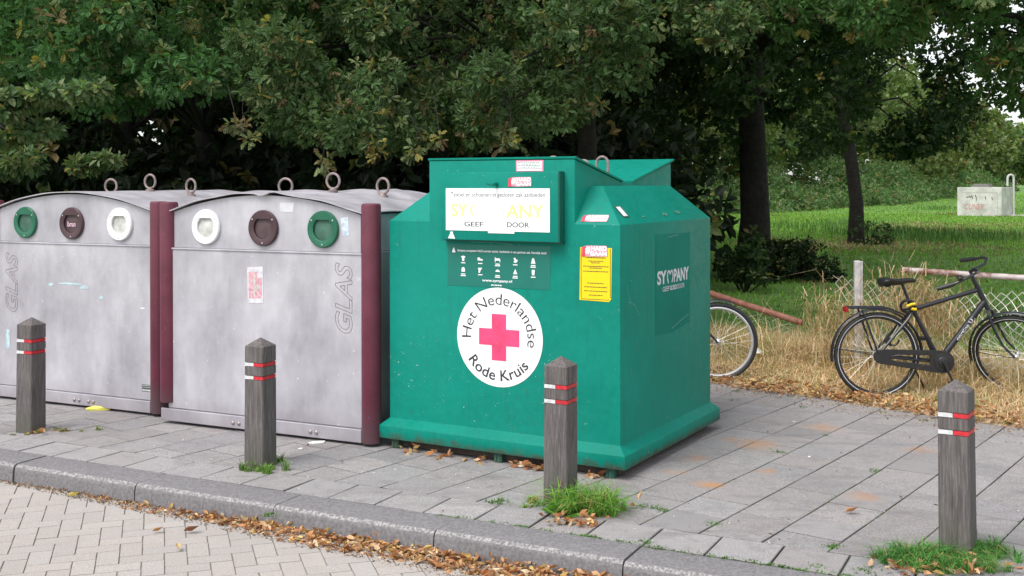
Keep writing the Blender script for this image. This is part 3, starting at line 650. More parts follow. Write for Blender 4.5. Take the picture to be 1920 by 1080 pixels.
# =================================================================== GLASS BANKS
def arch(x, W_=1.62): q = (x+W_/2)/(W_/2); return 1.662-.127*q*q
def glass_bank(label, loc, rz, holes, glas_box, extras, roofdent):
    t = thing('glass_bank', label, 'glass bank', loc, rz, 'grey steel glass banks in a row'); W_, D_ = 1.618, 1.70
    xs = [-W_+W_*i/24 for i in range(25)]
    mb = MB()   # upper shell: arched front, sides, back
    for y in (.0, D_):
        pf = [(-W_, y, 1.272), (0, y, 1.272)]+[(x, y, arch(x)-.012) for x in reversed(xs)]; mb.add(pf, [tuple(range(len(pf)))])
    mb.add([(0, 0, 1.272), (0, D_, 1.272), (0, D_, arch(0)-.012), (0, 0, arch(0)-.012)], [(0, 1, 2, 3)]); mb.add([(-W_, 0, 1.272), (-W_, D_, 1.272), (-W_, D_, arch(-W_)-.012), (-W_, 0, arch(-W_)-.012)], [(0, 1, 2, 3)])
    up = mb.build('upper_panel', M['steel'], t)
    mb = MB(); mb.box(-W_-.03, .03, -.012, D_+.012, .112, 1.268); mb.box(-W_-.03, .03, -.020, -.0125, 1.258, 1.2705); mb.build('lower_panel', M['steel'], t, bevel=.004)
    mb = MB(); mb.box(-W_-.085, .02, -.030, -.0125, .020, .108); mb.box(-W_-.085, .02, D_+.0125, D_+.030, .020, .108); mb.box(-W_-.03, .03, -.005, D_+.005, .03, .1115); rl = mb.build('bottom_rail', M['steel'], t, bevel=.004)
    for x in extras['bolts']:
        mb = MB(); mb.lathe((x, -.030, .058), (0, -1, 0), [(.014, 0), (.014, .005), (.008, .010), (.003, .011)], 12); mb.build('rail_bolt', M['bolt'], rl, smooth=True)
    mb = MB(); mb.box(-W_, 0, .03, D_-.03, .004, .03); mb.build('base', M['dark'], t)
    # roof sheet, dented
    mb = MB(); ny = 30; nx = 40; vs = []
    for z_ in (0, .007):
        for j in range(ny+1):
            y = -.032+(D_+.064)*j/ny
            for i in range(nx+1):
                x = -W_-.035+(W_+.07)*i/nx; q = (x+W_/2)/(W_/2); z = 1.662-.127*q*q+.002
                dz = roofdent*(.018*sin(x*5+1)*sin(y*3.4+.5)+.012*sin(x*11+y*4)*sin(y*6)+.008*sin(x*17-y*9))
                edge = min(1, y/.25) if y > 0 else 0; dz *= .35+.65*edge
                if roofdent > .5: dz += -.018*math.exp(-((x+.79)/.045)**2-((y+.03)/.10)**2)+.010*math.exp(-((x+.70)/.06)**2-(y/.1)**2)-.03*math.exp(-((x+.08)/.12)**2-((y-.45)/.3)**2)
                vs.append((x, y, z+dz+z_))
    n1 = (nx+1)*(ny+1); fs = []
    for L_ in (0, n1):
        fs += [(L_+j*(nx+1)+i, L_+j*(nx+1)+i+1, L_+(j+1)*(nx+1)+i+1, L_+(j+1)*(nx+1)+i) for j in range(ny) for i in range(nx)]
    for i in range(nx): fs += [(i, i+1, n1+i+1, n1+i), (ny*(nx+1)+i, ny*(nx+1)+i+1, n1+ny*(nx+1)+i+1, n1+ny*(nx+1)+i)]
    for j in range(ny): fs += [(j*(nx+1), (j+1)*(nx+1), n1+(j+1)*(nx+1), n1+j*(nx+1)), (j*(nx+1)+nx, (j+1)*(nx+1)+nx, n1+(j+1)*(nx+1)+nx, n1+j*(nx+1)+nx)]
    mb.add(vs, fs); mb.build('roof', M['steel_roof'], t, smooth=True, angle=60)
    for x in (-W_-.045, .072):
        for y in (.015, D_-.015):
            z0 = .022 if (x > 0 or y > 1) else .150; mb = MB(); r = .0655
            mb.lathe((x, y, z0), (0, 0, 1), [(r*.96, 0), (r, .006), (r, 1.60-z0-.022), (r*.96, 1.60-z0-.008), (r*.84, 1.60-z0-.001), (r*.5, 1.60-z0), (.001, 1.60-z0)], 26)
            mb.build('corner_post', M['burgundy'], t, smooth=True)
    for x, kd in zip((-1.298, -.793, -.294), holes):
        ring, flap = {'white': ('white_plastic', 'white_flap'), 'brown': ('brown_plastic', 'brown_flap'), 'green': ('hole_green', 'green_flap')}[kd]
        zc = 1.424; mb = MB(); n = 40; y0 = -.0
        def inner(a, r=.077): u, v = r*cos(a), r*sin(a); return u, min(v, .064)
        prof = [(1.0, .0, 0), (1.0, -.014, 0), (.95, -.022, 0), (.72, -.022, 0), (None, -.018, 0), (None, .0, 0)]; vs = []
        for (k_, yy, _) in prof:
            for j in range(n):
                a = 2*pi*j/n
                if k_ is None: u, v = inner(a)
                elif k_ == .72: u, v = inner(a, .086)
                else: u, v = .125*k_*cos(a), .125*k_*sin(a)
                vs.append((x+u, y0+yy-.001, zc+v))
        fs = [(i*n+j, i*n+(j+1) % n, (i+1)*n+(j+1) % n, (i+1)*n+j) for i in range(len(prof)-1) for j in range(n)]
        mb.add(vs, fs); hl = mb.build('insertion_ring', M[ring], t, smooth=True, angle=28); tag(hl, '%s plastic ring round an insertion hole' % kd)
        mb = MB(); pts = [(x+inner(a, .076)[0], -.0035, zc+min(inner(a, .076)[1], .063)) for a in np.linspace(0, 2*pi, 41)[:-1]]; cc = (x, -.0085, zc)
        mb.add(pts+[cc], [(i, (i+1) % 40, 40) for i in range(40)]); mb.build('rubber_flap', M[flap], hl)
        for a in (R(35), R(145), R(270)):
            mb = MB(); mb.lathe((x+.104*cos(a), -.0225, zc+.104*sin(a)), (0, -1, 0), [(.0055, 0), (.0055, .002), (.003, .0035)], 10); mb.build('ring_screw', M['chrome'], hl, smooth=True)
    for dx in (-.445, 0, .445):
        x = -.809+dx; z = arch(x); mb = MB(); mb.lathe((x, .85, z-.005), (0, 0, 1), [(.038, 0), (.038, .022), (.024, .030), (.016, .036)], 18); mb.ring((x, .85, z+.088), (.35*dx, 1, .0), .058, .0095, 28, 8)
        mb.build('lifting_ring', M['rusty_ring'], t, smooth=True)
    fr = front(-.0140); u0, u1, v0, v1 = glas_box; mb = MB(); V, F = text2d('GLAS', .012, .28, .006)
    sx = (v1-v0)/V[:, 0].max(); sy = (u1-u0)/V[:, 1].max()
    mb.add([(u1-(q[1]*sy), -.0135-q[2]*.06, v0+q[0]*sx) for q in V], F); mb.build('outline_lettering', M['burgundy'], t)
    if extras['kind'] == 2:
        f0, f1 = front(-.0138), front(-.0150)
        mb = MB(); poly(mb, f0, [(-.930, 1.150), (-.795, 1.158), (-.79, .905), (-.925, .90)]); sk = mb.build('torn_sticker', simple('sticker_residue', (.60, .585, .63), .6, 0, .2, 30), t)
        mb = MB()
        poly(mb, f1, [(-.918, 1.118), (-.842, 1.12), (-.842, 1.075), (-.802, 1.08), (-.806, .94), (-.916, .935)]); mb.build('red_remains', simple('torn_red', (.62, .34, .38), .6, 0, .35, 45), sk)
        mb = MB(); f2 = front(-.0160)
        poly(mb, f2, [(-.874, 1.105), (-.862, 1.105), (-.86, .95), (-.872, .95)]); poly(mb, f2, [(-.905, 1.06), (-.880, 1.06), (-.880, 1.045), (-.905, 1.045)]); poly(mb, f2, [(-.85, 1.03), (-.82, 1.03), (-.82, 1.0), (-.85, .99)])
        mb.build('white_remains', M['white_flap'], sk)
        mb = MB(); poly(mb, front(-.0015), [(-.16, 1.50), (-.10, 1.51), (-.09, 1.39), (-.14, 1.38), (-.15, 1.43)]); mb.build('peeled_label', simple('peeled_label', (.50, .58, .68), .6, 0, .3, 40), t)
        mb = MB(); poly(mb, front(-.0015), [(-.66, 1.60), (-.54, 1.60), (-.545, 1.535), (-.655, 1.54)]); mb.build('paper_remains', simple('paper_remains', (.58, .57, .60), .6, 0, .1, 30), t)
    else:
        f0 = front(-.0138)
        mb = MB(); rect(mb, f0, -.075, .018, .175, .228); lb = mb.build('maker_label', simple('maker_label_dark', (.06, .08, .09)), t)
        mb = MB(); rect(mb, front(-.0150), -.070, .013, .180, .192); rect(mb, front(-.0150), -.070, .013, .206, .2095); rect(mb, front(-.0150), -.070, .013, .2195, .2235); mb.build('label_lines', M['white_flap'], lb)
        tl = simple('turquoise_smear', (.42, .56, .60), .6, 0, .25, 25)
        for (cx, cz, rx, rz_, n_) in ((-.80, .955, .14, .012, 12), (-.66, .93, .05, .016, 9), (-.48, .86, .03, .012, 7), (-1.02, .94, .03, .014, 7)):
            mb = MB(); poly(mb, f0, [(cx+rx*(.6+.5*random.random())*cos(a), cz+rz_*(.5+.7*random.random())*sin(a)) for a in np.linspace(0, 6.28, n_+1)[:-1]]); mb.build('paint_smear', tl, t)
        mb = MB(); rect(mb, f0, -1.515, -1.475, .41, .56); mb.build('paint_smear', tl, t)
        mb = MB(); rect(mb, front(-.0122), -.83, -.74, 1.40, 1.401) if 0 else None
        put_text(mb, 'bran', front(-.0100), -.838, 1.398, .085, .040, 0, .03); mb.build('scrawl', simple('scrawl_pink', (.62, .42, .50), .6, 0, .5, 60), t)
        mb = MB(); rect(mb, f0, -.085, -.045, .795, .803); mb.build('white_fleck', M['white_sign'], t)
    return t
g2 = np.array([-1.0006, 7.4456]); A2 = np.array([cos(-.4499), sin(-.4499)]); B2 = np.array([-A2[1], A2[0]])
glass_bank('grey steel glass bank beside the green textile bank, white hole at left', (g2[0], g2[1], 0), -.4499, ('white', 'brown', 'green'), (-.195, -.058, .735, 1.205), {'kind': 2, 'bolts': (-1.045, -.993, -.386, -.337)}, 1.0)
q = g2-1.96*A2+.138*B2
glass_bank('grey steel glass bank furthest from the green textile bank, green hole at left', (q[0], q[1], 0), -.4499, ('green', 'brown', 'white'), (-1.52, -1.385, .705, 1.18), {'kind': 1, 'bolts': (-.75, -.70, -.60, -.55)}, .35)

# =================================================================== BOLLARDS
def bollard(label, x, y, hgt, rz, w_, lean):
    t = thing('bollard', label, 'bollard', (x, y, 0), rz, 'wooden bollards along the kerb'); t.rotation_euler = (lean[0], lean[1], rz)
    h = w_/2; c = .006; g = .0065; z1, z2 = hgt-.172, hgt-.252; bt = .026; zs = hgt-.048
    def ringv(s, z): return [(-s+c, -s, z), (s-c, -s, z), (s, -s+c, z), (s, s-c, z), (s-c, s, z), (-s+c, s, z), (-s, s-c, z), (-s, -s+c, z)]
    lev = [(h*1.03, -.12), (h*1.03, 0), (h, z2-.001), (h-g, z2), (h-g, z2+bt), (h, z2+bt+.001), (h, z1-.001), (h-g, z1), (h-g, z1+bt), (h, z1+bt+.001), (h*.99, zs-.003), (h*.965, zs)]
    vs = [v for s, z in lev for v in ringv(s, z)]; fs = [(i*8+j, i*8+(j+1) % 8, (i+1)*8+(j+1) % 8, (i+1)*8+j) for i in range(len(lev)-1) for j in range(8)]
    mb = MB(); mb.add(vs, fs); k_ = (len(lev)-1)*8; tp = len(mb.v); mb.v.append((0, 0, hgt)); mb.f += [(k_+j, k_+(j+1) % 8, tp) for j in range(8)]; mb.m += [0]*8
    mb.build('post', M['wood'], t)
    for z in (z1, z2):
        for nm, mat in (('white_band', 'white_band'), ('red_band', 'red_band')):
            mb = MB(); a = h-g+.0008; b = h-.0018; sp = .002
            zz = (z+.003, z+bt-.003)
            if nm == 'red_band': mb.box(sp, b, -b, -a, *zz); mb.box(a, b, -a, h*.9, *zz)
            else: mb.box(-b, sp-.004, -b, -a, *zz); mb.box(-b, -a, -a, h*.9, *zz)
            mb.build(nm, M[mat], t)
    return t
BOL = [(-3.372, 7.88, .80, 'far left wooden bollard in front of the left glass bank'), (-1.545, 6.90, .79, 'wooden bollard in front of the glass bank with the white left hole'),
       (.262, 6.115, .795, 'wooden bollard in front of the green textile bank, beside a tall grass clump'), (2.082, 5.255, .815, 'nearest wooden bollard at right, standing in feathery green weeds')]
ROT = (-.37, -.43, -.49, -.59)
for i, (x, y, hh, lb) in enumerate(BOL): bollard(lb, x, y, hh, ROT[i], .138, ((0, .012), (0, .004), (0, .004), (.0, -.012))[i])

# =================================================================== BICYCLES
def bicycle(label, loc, rz, turn, rim_mat, extras):
    """built in its own plane: x forward, z up, rear wheel touching the ground at the origin; the chain side faces -y"""
    t = thing('bicycle', label, 'bicycle', loc, rz)
    bk, dk = M['bike_black'], M['bike_dark']; RW = .345
    HR, HF, BB = (0, 0, .345), (1.126, 0, .350), (.507, 0, .298); ST, SB = (.288, 0, .700), (.205, 0, .915); HT_, HB = (.805, 0, .905), (.895, 0, .715)
    ax = (Vector(HT_)-Vector(HB)).normalized(); TM = Matrix.Translation(Vector(HB)) @ Matrix.Rotation(turn, 4, ax) @ Matrix.Translation(-Vector(HB))
    def tf(o, on):
        if on: o.data.transform(TM)
        return o
    def wheel(c, on):
        mb = MB(); mb.ring(c, (0, 1, 0), RW-.019, .0195, 56, 10); ty = tf(mb.build('tyre', M['black_rubber'], None, smooth=True), on)
        w_ = bpy.data.objects.new('wheel', None); link(w_, t); ty.parent = w_
        mb = MB(); mb.ring(c, (0, 1, 0), RW-(.043 if rim_mat != 'alu' else .046), .010 if rim_mat != 'alu' else .0135, 56, 8); tf(mb.build('rim', M[rim_mat], w_, smooth=True), on)
        mb = MB()
        for s in (-1, 1): mb.ring((c[0], s*.0155, c[2]), (0, 1, 0), RW-.0285, .0028, 56, 5)
        if rim_mat != 'alu': tf(mb.build('reflective_line', M['reflect'], w_, smooth=True), on)
        mb = MB(); mb.lathe((c[0], -.05, c[2]), (0, 1, 0), [(.006, -.02), (.006, 0), (.024, .012), (.024, .02), (.014, .024), (.014, .076), (.024, .08), (.024, .088), (.006, .1), (.006, .12)], 16); tf(mb.build('hub', M['chrome'], w_, smooth=True), on)
        mb = MB()
        for i in range(28):
            a = 2*pi*i/28+.05; s = 1 if i % 2 else -1; b = a+(.9 if (i//2) % 2 else -.9)
            mb.tube([(c[0]+.022*cos(b), s*.034, c[2]+.022*sin(b)), (c[0]+(RW-.048)*cos(a), s*.003, c[2]+(RW-.048)*sin(a))], .0013, 4, False)
        tf(mb.build('spokes', M['spoke'], w_), on)
    wheel(HR, False); wheel(HF, True)
    # frame
    mb = MB()
    mb.tube([(.325, 0, .722), HT_[:1]+(0, .865)], .0185, 12); mb.tube([BB, (.868, 0, .775)], .0255, 14); mb.tube([BB, (.26, 0, .77)], .0185, 12); mb.tube([HB, HT_], .0215, 14)
    mb.tube([(BB[0], -.035, BB[2]), (BB[0], .035, BB[2])], .024, 14)
    for s in (-1, 1):
        mb.tube([(.285, s*.018, .700), (.24, s*.045, .64), (0, s*.062, .360)], .0115, 8); mb.tube([(.48, s*.03, .298), (.36, s*.052, .305), (0, s*.062, .345)], .010, 8)
    fr = mb.build('frame', bk, t, smooth=True)
    if extras.get('writing'):
        d = Vector((.868-.507, 0, .775-.298)).normalized(); up = Vector((-d.z, 0, d.x)); o = Vector(BB)
        F_ = lambda u, v, w=0.: tuple(o+d*u+up*v+Vector((0, -(.0265+w)+abs(v)*.25, 0)))
        mb = MB(); put_text(mb, 'cortina', F_, .215, -.013, .155, .026, 0, .03); put_text(mb, 'U1', F_, .385, -.015, .055, .030, 0, .04); mb.build('frame_lettering', simple('frame_lettering', (.62, .62, .66), .4), fr)
        mb = MB(); mb.lathe((.862, -.005, .815), (1, 0, .45), [(.02, .004), (.016, .011)], 14); mb.build('head_badge', M['white_sign'], fr)
    # fork
    mb = MB(); c = (.905, 0, .700)
    mb.tube([(.885, 0, .735), c], .019, 12)
    for s in (-1, 1): mb.tube([(.902, s*.02, .706), (.915, s*.05, .680), (.965, s*.055, .560), (1.03, s*.055, .440), (1.126, s*.058, .350)], [.013, .013, .012, .010, .008], 9)
    tf(mb.build('fork', bk, t, smooth=True), True)
    # bars, stem, grips, bell
    mb = MB(); mb.tube([HT_, (.775, 0, .965)], .017, 12); mb.tube([(.790, 0, .935), (.752, 0, 1.020)], .0125, 10); mb.tube([(.752, 0, 1.015), (.790, 0, 1.045)], .015, 10)
    bar = [(.69, -.31, 1.005), (.725, -.29, 1.02), (.79, -.245, 1.055), (.84, -.17, 1.078), (.838, -.09, 1.060), (.80, -.03, 1.045)]
    full = bar+[(.80, .03, 1.045)]+[(x, -y, z) for x, y, z in reversed(bar[:-1])]
    mb.tube(full, .0112, 10); hb = tf(mb.build('handlebar', bk, t, smooth=True), True)
    for s in (-1, 1): mb = MB(); mb.tube([(.590, s*.345, .968), (.68, s*.315, 1.002), (.715, s*.297, 1.016)], [.0185, .0185, .016], 12); tf(mb.build('grip', dk, hb, smooth=True), True)
    mb = MB(); mb.lathe((.745, -.27, 1.045), (0, 0, 1), [(.012, 0), (.024, .008), (.026, .018), (.018, .030), (.004, .034)], 16); tf(mb.build('bell', M['bike_dark'], hb, smooth=True), True)
    # seat post and saddle
    mb = MB(); mb.tube([(.27, 0, .75), SB], .0125, 12); mb.lathe((.288, 0, .69), (-.25, 0, 1), [(.019, 0), (.019, .05)], 14); mb.build('seat_post', bk, t, smooth=True)
    mb = MB(); prof = [(.045, .086, .955, .05), (.06, .100, .965, .055), (.10, .104, .968, .052), (.15, .088, .960, .045), (.20, .060, .958, .036), (.26, .034, .964, .028), (.31, .024, .962, .022), (.330, .012, .955, .012)]
    vs = []; n = 14
    for (x, hw, zt, dp) in prof:
        for j in range(n):
            a = 2*pi*j/n; vs.append((x-.015, hw*cos(a), zt-.012+(.012 if sin(a) > 0 else dp)*sin(a)))
    mb.add(vs, [(i*n+j, i*n+(j+1) % n, (i+1)*n+(j+1) % n, (i+1)*n+j) for i in range(len(prof)-1) for j in range(n)]+[tuple(range(n)), tuple((len(prof)-1)*n+j for j in range(n))]); sd_ = mb.build('saddle', dk, t, smooth=True, angle=70)
    for s in (-1, 1): mb = MB(); mb.ring((.075, s*.045, .905), (0, .3, 1), .018, .007, 16, 6); mb.ring((.075, s*.045, .922), (0, .3, 1), .018, .006, 16, 6); mb.build('saddle_spring', dk, sd_, smooth=True)
    # mudguards
    def guard(c, a0, a1, on, r=.372):
        mb = MB(); n = 30; vs = []
        for i in range(n+1):
            a = a0+(a1-a0)*i/n
            for y, dr in ((-.026, -.012), (-.022, -.002), (0, .003), (.022, -.002), (.026, -.012)): vs.append((c[0]+(r+dr)*cos(a), y, c[2]+(r+dr)*sin(a)))
        mb.add(vs, [(i*5+j, (i+1)*5+j, (i+1)*5+j+1, i*5+j+1) for i in range(n) for j in range(4)]); g_ = tf(mb.build('mudguard', bk, t, smooth=True, angle=80), on)
        aa = max(a0, a1)-.30; mb = MB()
        for s in (-1, 1): mb.tube([(c[0]+r*cos(aa), s*.026, c[2]+r*sin(aa)), (c[0], s*.06, c[2])], .003, 6)
        tf(mb.build('mudguard_stay', dk, g_), on)
    guard(HR, R(5), R(188), False); guard(HF, R(68), R(200), True)
    # chain case, crank
    mb = MB(); y0, y1 = -.078, -.056
    def cap(c, r, a0, a1, n=14): return [(c[0]+r*cos(a0+(a1-a0)*i/n), c[1]+r*sin(a0+(a1-a0)*i/n)) for i in range(n+1)]
    out = cap((.507, .298), .092, R(85), R(-95))+cap((0.01, .343), .058, R(265), R(88))
    hole = [(.095, .358), (.405, .352), (.400, .300), (.400, .272), (.25, .292), (.095, .310)]
    def strip(poly_o, poly_i):  # ring between two closed outlines, resampled
        def rs(pl, m=72, st=None):
            P_ = np.array(pl+[pl[0]]); L_ = np.concatenate([[0], np.cumsum(np.linalg.norm(np.diff(P_, axis=0), axis=1))]); q_ = np.linspace(0, L_[-1], m, endpoint=False)
            return np.stack([np.interp(q_, L_, P_[:, 0]), np.interp(q_, L_, P_[:, 1])], 1)
        ci = np.mean(poly_i, axis=0); O = []; I = []
        for k_ in range(72):
            a = -2*pi*k_/72; dv = np.array([cos(a), sin(a)])
            def hit(pl):
                best = None
                for i in range(len(pl)):
                    p0, p1 = np.array(pl[i]), np.array(pl[(i+1) % len(pl)]); e = p1-p0; den = dv[0]*e[1]-dv[1]*e[0]
                    if abs(den) < 1e-9: continue
                    w0 = p0-ci; tt = (w0[0]*e[1]-w0[1]*e[0])/den; uu = (w0[0]*dv[1]-w0[1]*dv[0])/den
                    if tt > 0 and -1e-6 <= uu <= 1+1e-6 and (best is None or tt > best): best = tt
                return ci+dv*best
            O.append(hit(poly_o)); I.append(hit(poly_i))
        return O, I
    O, I = strip(out, hole); n = 72; vs = [(p[0], y, p[1]) for y in (y0, y1) for p in O]+[(p[0], y, p[1]) for y in (y0, y1) for p in I]
    fs = []
    for i in range(n):
        j = (i+1) % n; fs += [(i, j, 2*n+j, 2*n+i), (n+i, 3*n+i, 3*n+j, n+j), (i, n+i, n+j, j), (2*n+i, 2*n+j, 3*n+j, 3*n+i)]
    mb.add(vs, fs); mb.build('chain_case', dk, t, bevel=.003, seg=1, smooth=True, angle=40)
    mb = MB(); mb.lathe((.507, -.079, .298), (0, -1, 0), [(.074, 0), (.072, .004), (.045, .006), (.040, .012), (.018, .016), (.016, .03)], 28); ck = mb.build('chainring_cover', dk, t, smooth=True)
    ca = R(-68)
    for s, a in ((-1, ca), (1, ca+pi)):
        mb = MB(); e = (.507+.17*cos(a), s*.118, .298+.17*sin(a)); mb.tube([(.507, s*.100, .298), e], [.013, .009], 8); cr = mb.build('crank', bk, t, smooth=True)
        mb = MB(); mb.box(e[0]-.045, e[0]+.045, min(s*.125, s*.21), max(s*.125, s*.21), e[2]-.013, e[2]+.013); mb.build('pedal', dk, cr, bevel=.004)
    # carrier
    mb = MB(); zc = .728
    for s in (-1, 1):
        mb.tube([(-.235, s*.055, zc), (.07, s*.06, zc), (.115, s*.05, .712), (.255, s*.022, .655)], .0065, 8)
        mb.tube([(-.135, s*.056, zc-.01), (-.10, s*.066, .62), (-.012, s*.075, .370)], .0085, 8)
    for x in (-.235, -.13, -.03, .06): mb.tube([(x, -.058, zc), (x, .058, zc)], .005, 8)
    mb.tube([(-.235, 0, zc), (.07, 0, zc)], .005, 8); ca_ = mb.build('luggage_carrier', bk, t, smooth=True)
    mb = MB(); mb.box(-.262, -.240, -.045, .045, zc-.035, zc+.004); mb.build('rear_light', simple('red_lens', (.35, .01, .02), .2), ca_, bevel=.004)
    mb = MB(); mb.tube([(.30, .03, .26), (.40, .075, .09), (.42, .085, .03)], .0075, 8); mb.build('kickstand', dk, t, smooth=True)
    if extras.get('lock'):
        mb = MB(); mb.ring((.25, 0, .735), (.3, 1, .2), .052, .011, 24, 8); mb.ring((.27, .01, .700), (.1, .4, 1), .048, .010, 24, 8); lk = mb.build('chain_lock', dk, t, smooth=True)
        mb = MB(); mb.tube([(.225, -.05, .742), (.262, -.055, .758), (.292, -.05, .762)], .011, 8); mb.tube([(.262, -.052, .722), (.300, -.05, .716)], .012, 8); mb.build('lock_case', M['lock_yellow'], lk, smooth=True)
        mb = MB(); mb.ring((.125, -.01, .475), (0, 1, 0), .052, .009, 20, 7, 0, R(10), R(190)); mb.box(.06, .10, -.05, -.02, .44, .49); mb.build('ring_lock', dk, t, smooth=True)
    return t
bicycle('black city bicycle with a yellow lock, standing in the dry grass by the wire fence', (2.937, 9.07, .0), 0, R(-40), 'bike_dark', {'writing': 1, 'lock': 1})
bicycle('bicycle mostly hidden behind the green textile bank, only a silver rimmed wheel showing', (1.80-1.126, 9.89, -.008), R(-2), R(-3), 'alu', {})

# =================================================================== FENCE
FD = 9.42
def fp(tt, z, off=0.): q = VD*tt+VN*(FD+off); return (q[0], q[1], z)
t0 = float(np.array([3.194, 10.2])@VD)
fe = thing('wire_fence', 'sagging chain link fence on a concrete post behind the black bicycle', 'fence', (0, 0, 0))
for tt in (t0, t0+3.0):
    mb = MB(); Mx = Matrix.Translation(Vector(fp(tt, 0))) @ Matrix.Rotation(-.1, 4, 'Z'); mb.box(-.036, .016, -.034, .034, -.3, 1.032, M=Mx); mb.box(.0165, .034, -.028, .028, -.3, 1.028, M=Mx); mb.build('fence_post', M['concrete_post'], fe, bevel=.006)
mb = MB(); mb.tube([fp(t0+.42, .972), fp(t0+1.2, .962), fp(t0+2.2, .958), fp(t0+3.05, .965)], .0245, 14); mb.build('top_rail', M['pipe_white'], fe, smooth=True)
mb = MB(); cell = .088; hc = cell/2
def mesh_pt(a, b):   # a along, b up, with sag and ripples
    x = a*hc; top = .885-.10*(x/2.6)-.035*sin(x*2.2)
    z = top-b*hc*.96; return fp(t0-.25+x, z+.012*sin(a*.9+b*.5), .05*sin(x*1.7+b*.25)+.02*sin(b*.8))
na, nb = 76, 15
for a in range(0, na):
    for b in range(0, nb):
        if (a+b) % 2 == 0:
            for da in (-1, 1):
                if 0 <= a+da < na and rng.random() > .03: mb.tube([mesh_pt(a, b), mesh_pt(a+da, b+1)], .0030, 3, False)
mb.build('chain_link_mesh', M['wire'], fe)
fa = thing('fallen_rail', 'rusty fence rail sloping down into the dry grass beside the green textile bank', 'fence rail', (0, 0, 0))
mb = MB(); pa, pb = Vector((.9, 12.2, .98)), Vector((2.76, 10.70, .40)); mb.tube([pa, pa.lerp(pb, .5)+Vector((0, 0, -.02)), pb], .031, 12); mb.build('rail', M['pipe_rust'], fa, smooth=True)
mb = MB()
for i in range(46):
    for j in range(4):
        if (i+j) % 2: continue
        for d in (-1, 1):
            f_ = lambda a, b: pa.lerp(pb, min(max(a/46, 0), 1))+Vector((.04*sin(a*.7), .03*b+.03*sin(a*.9), -.03-.034*b+.015*sin(a*1.1+b)))
            mb.tube([f_(i, j), f_(i+d, j+1)], .0026, 3, False)
mb.build('chain_link_mesh', M['wire'], fa)

# =================================================================== FIELD OBJECTS
def utility_box():
    t = thing('concrete_box', 'white painted concrete utility box with red graffiti standing far out on the grass', 'utility box', (24.05, 58.0, -.02), -.68)
    mb = MB(); mb.box(-1.10, 1.10, 0, 1.9, 0, 1.50); mb.build('body', M['concrete_old'], t, bevel=.02)
    mb = MB(); mb.box(-.5, .4, .3, 1.2, 1.502, 1.58); mb.box(-.42, .32, .4, 1.1, 1.582, 1.68); mb.build('hatch', simple('hatch_grey', (.20, .19, .18), .7), t, bevel=.01)
    mb = MB(); put_text(mb, 'CUNEY', front(-.004), -.72, .36, .98, .28, 0, -.01, .25); mb.build('red_graffiti', simple('graffiti_red', (.55, .10, .10)), t)
    for q in ([(-.66, 1.02), (-.52, .97), (-.50, 1.05), (-.40, .98), (-.36, 1.1), (-.33, .9)], [(-.2, 1.12), (-.14, .98), (-.13, .80)], [(.30, 1.05), (.33, .88)], [(.62, 1.0), (.66, .85)]):
        mb = MB()
        for (a, b), (c, d) in zip(q, q[1:]): rect(mb, lambda u, v, w=0.: (a+(c-a)*u+(.03*v), -.004, b+(d-b)*u+.035*v), 0, 1, -.5, .5)
        mb.build('black_scrawl', simple('graffiti_black', (.05, .05, .06)), t)
    mb = MB(); mb.box(-.85, .9, -.006, -.0015, 1.22, 1.232); mb.box(.888, .9, -.006, -.0015, .2, 1.2195); mb.build('panel_line', simple('panel_line', (.25, .24, .22)), t)
    t = thing('vent_pipe', 'hooped grey vent pipe beside the white concrete utility box', 'pipe', (25.85, 58.4, 0))
    mb = MB(); pts = [(.16, 0, -.1), (.16, 0, 1.9)]+[(.16*cos(a), 0, 1.95+.18*sin(a)) for a in np.linspace(.2, 2.94, 9)]+[(-.16, 0, 1.9), (-.16, 0, 1.55)]
    mb.tube(pts, .055, 12); mb.build('pipe', M['concrete_post'], t, smooth=True)
    mb = MB(); mb.box(-.5, .9, -.3, .4, -.03, .05); mb.build('pipe_foot', M['concrete_old'], t, bevel=.01)
utility_box()

# =================================================================== TREES
def px(x, y, Y): return ((x-960)/2112.3*Y, Y, 1.7335+(343.5-y)/2112.3*Y)   # where a photographed point lies when it is Y metres out
def cloud(n, x0, x1, y0, y1, z0, z1, r0=.35, r1=.6):
    C = np.stack([rng.uniform(x0, x1, n), rng.uniform(y0, y1, n), rng.uniform(z0, z1, n)], 1); return C, rng.uniform(r0, r1, n)
def crown_shell(c, rad, n, zmin=-9, r0=.5, r1=.9):
    d = unit(rng.normal(size=(n, 3))); C = np.array(c)+d*np.array(rad)*(.45+.55*rng.random((n, 1))**.5); C = C[C[:, 2] > zmin]; return C, rng.uniform(r0, r1, len(C))
def join(*a): return np.concatenate([q[0] for q in a]), np.concatenate([q[1] for q in a])
# oak hanging over the banks: its lower edge follows the height at which its branches really droop
def droop(poly_px, n, Y0, Y1, r0, r1, ztop_px=-260):
    """clumps behind an envelope given as the droop height (photo px) along the branch spread"""
    xs = [p[0] for p in poly_px]; ys = [p[1] for p in poly_px]; C = []
    for _ in range(n):
        x = rng.uniform(xs[0], xs[-1]); Y = rng.uniform(Y0, Y1); r = rng.uniform(r0, r1); low = np.interp(x, xs, ys)
        y = low-(r*.72)*2112/Y-(rng.random()**1.5)*(low-ztop_px); C.append((*px(x, y, Y), r))
    C = np.array(C); return C[:, :3], C[:, 3]
oak = (.076, .136, .050)
A = droop([(470, 235), (560, 270), (640, 290), (760, 300), (880, 290), (960, 300), (1040, 275), (1100, 205), (1180, 180), (1260, 95), (1350, 80), (1400, 110)], 120, 10.4, 13.2, .26, .48)
B = droop([(380, 130), (480, 225), (700, 260), (1000, 270), (1200, 190), (1380, 100)], 60, 12.8, 15.5, .5, .8, -900)
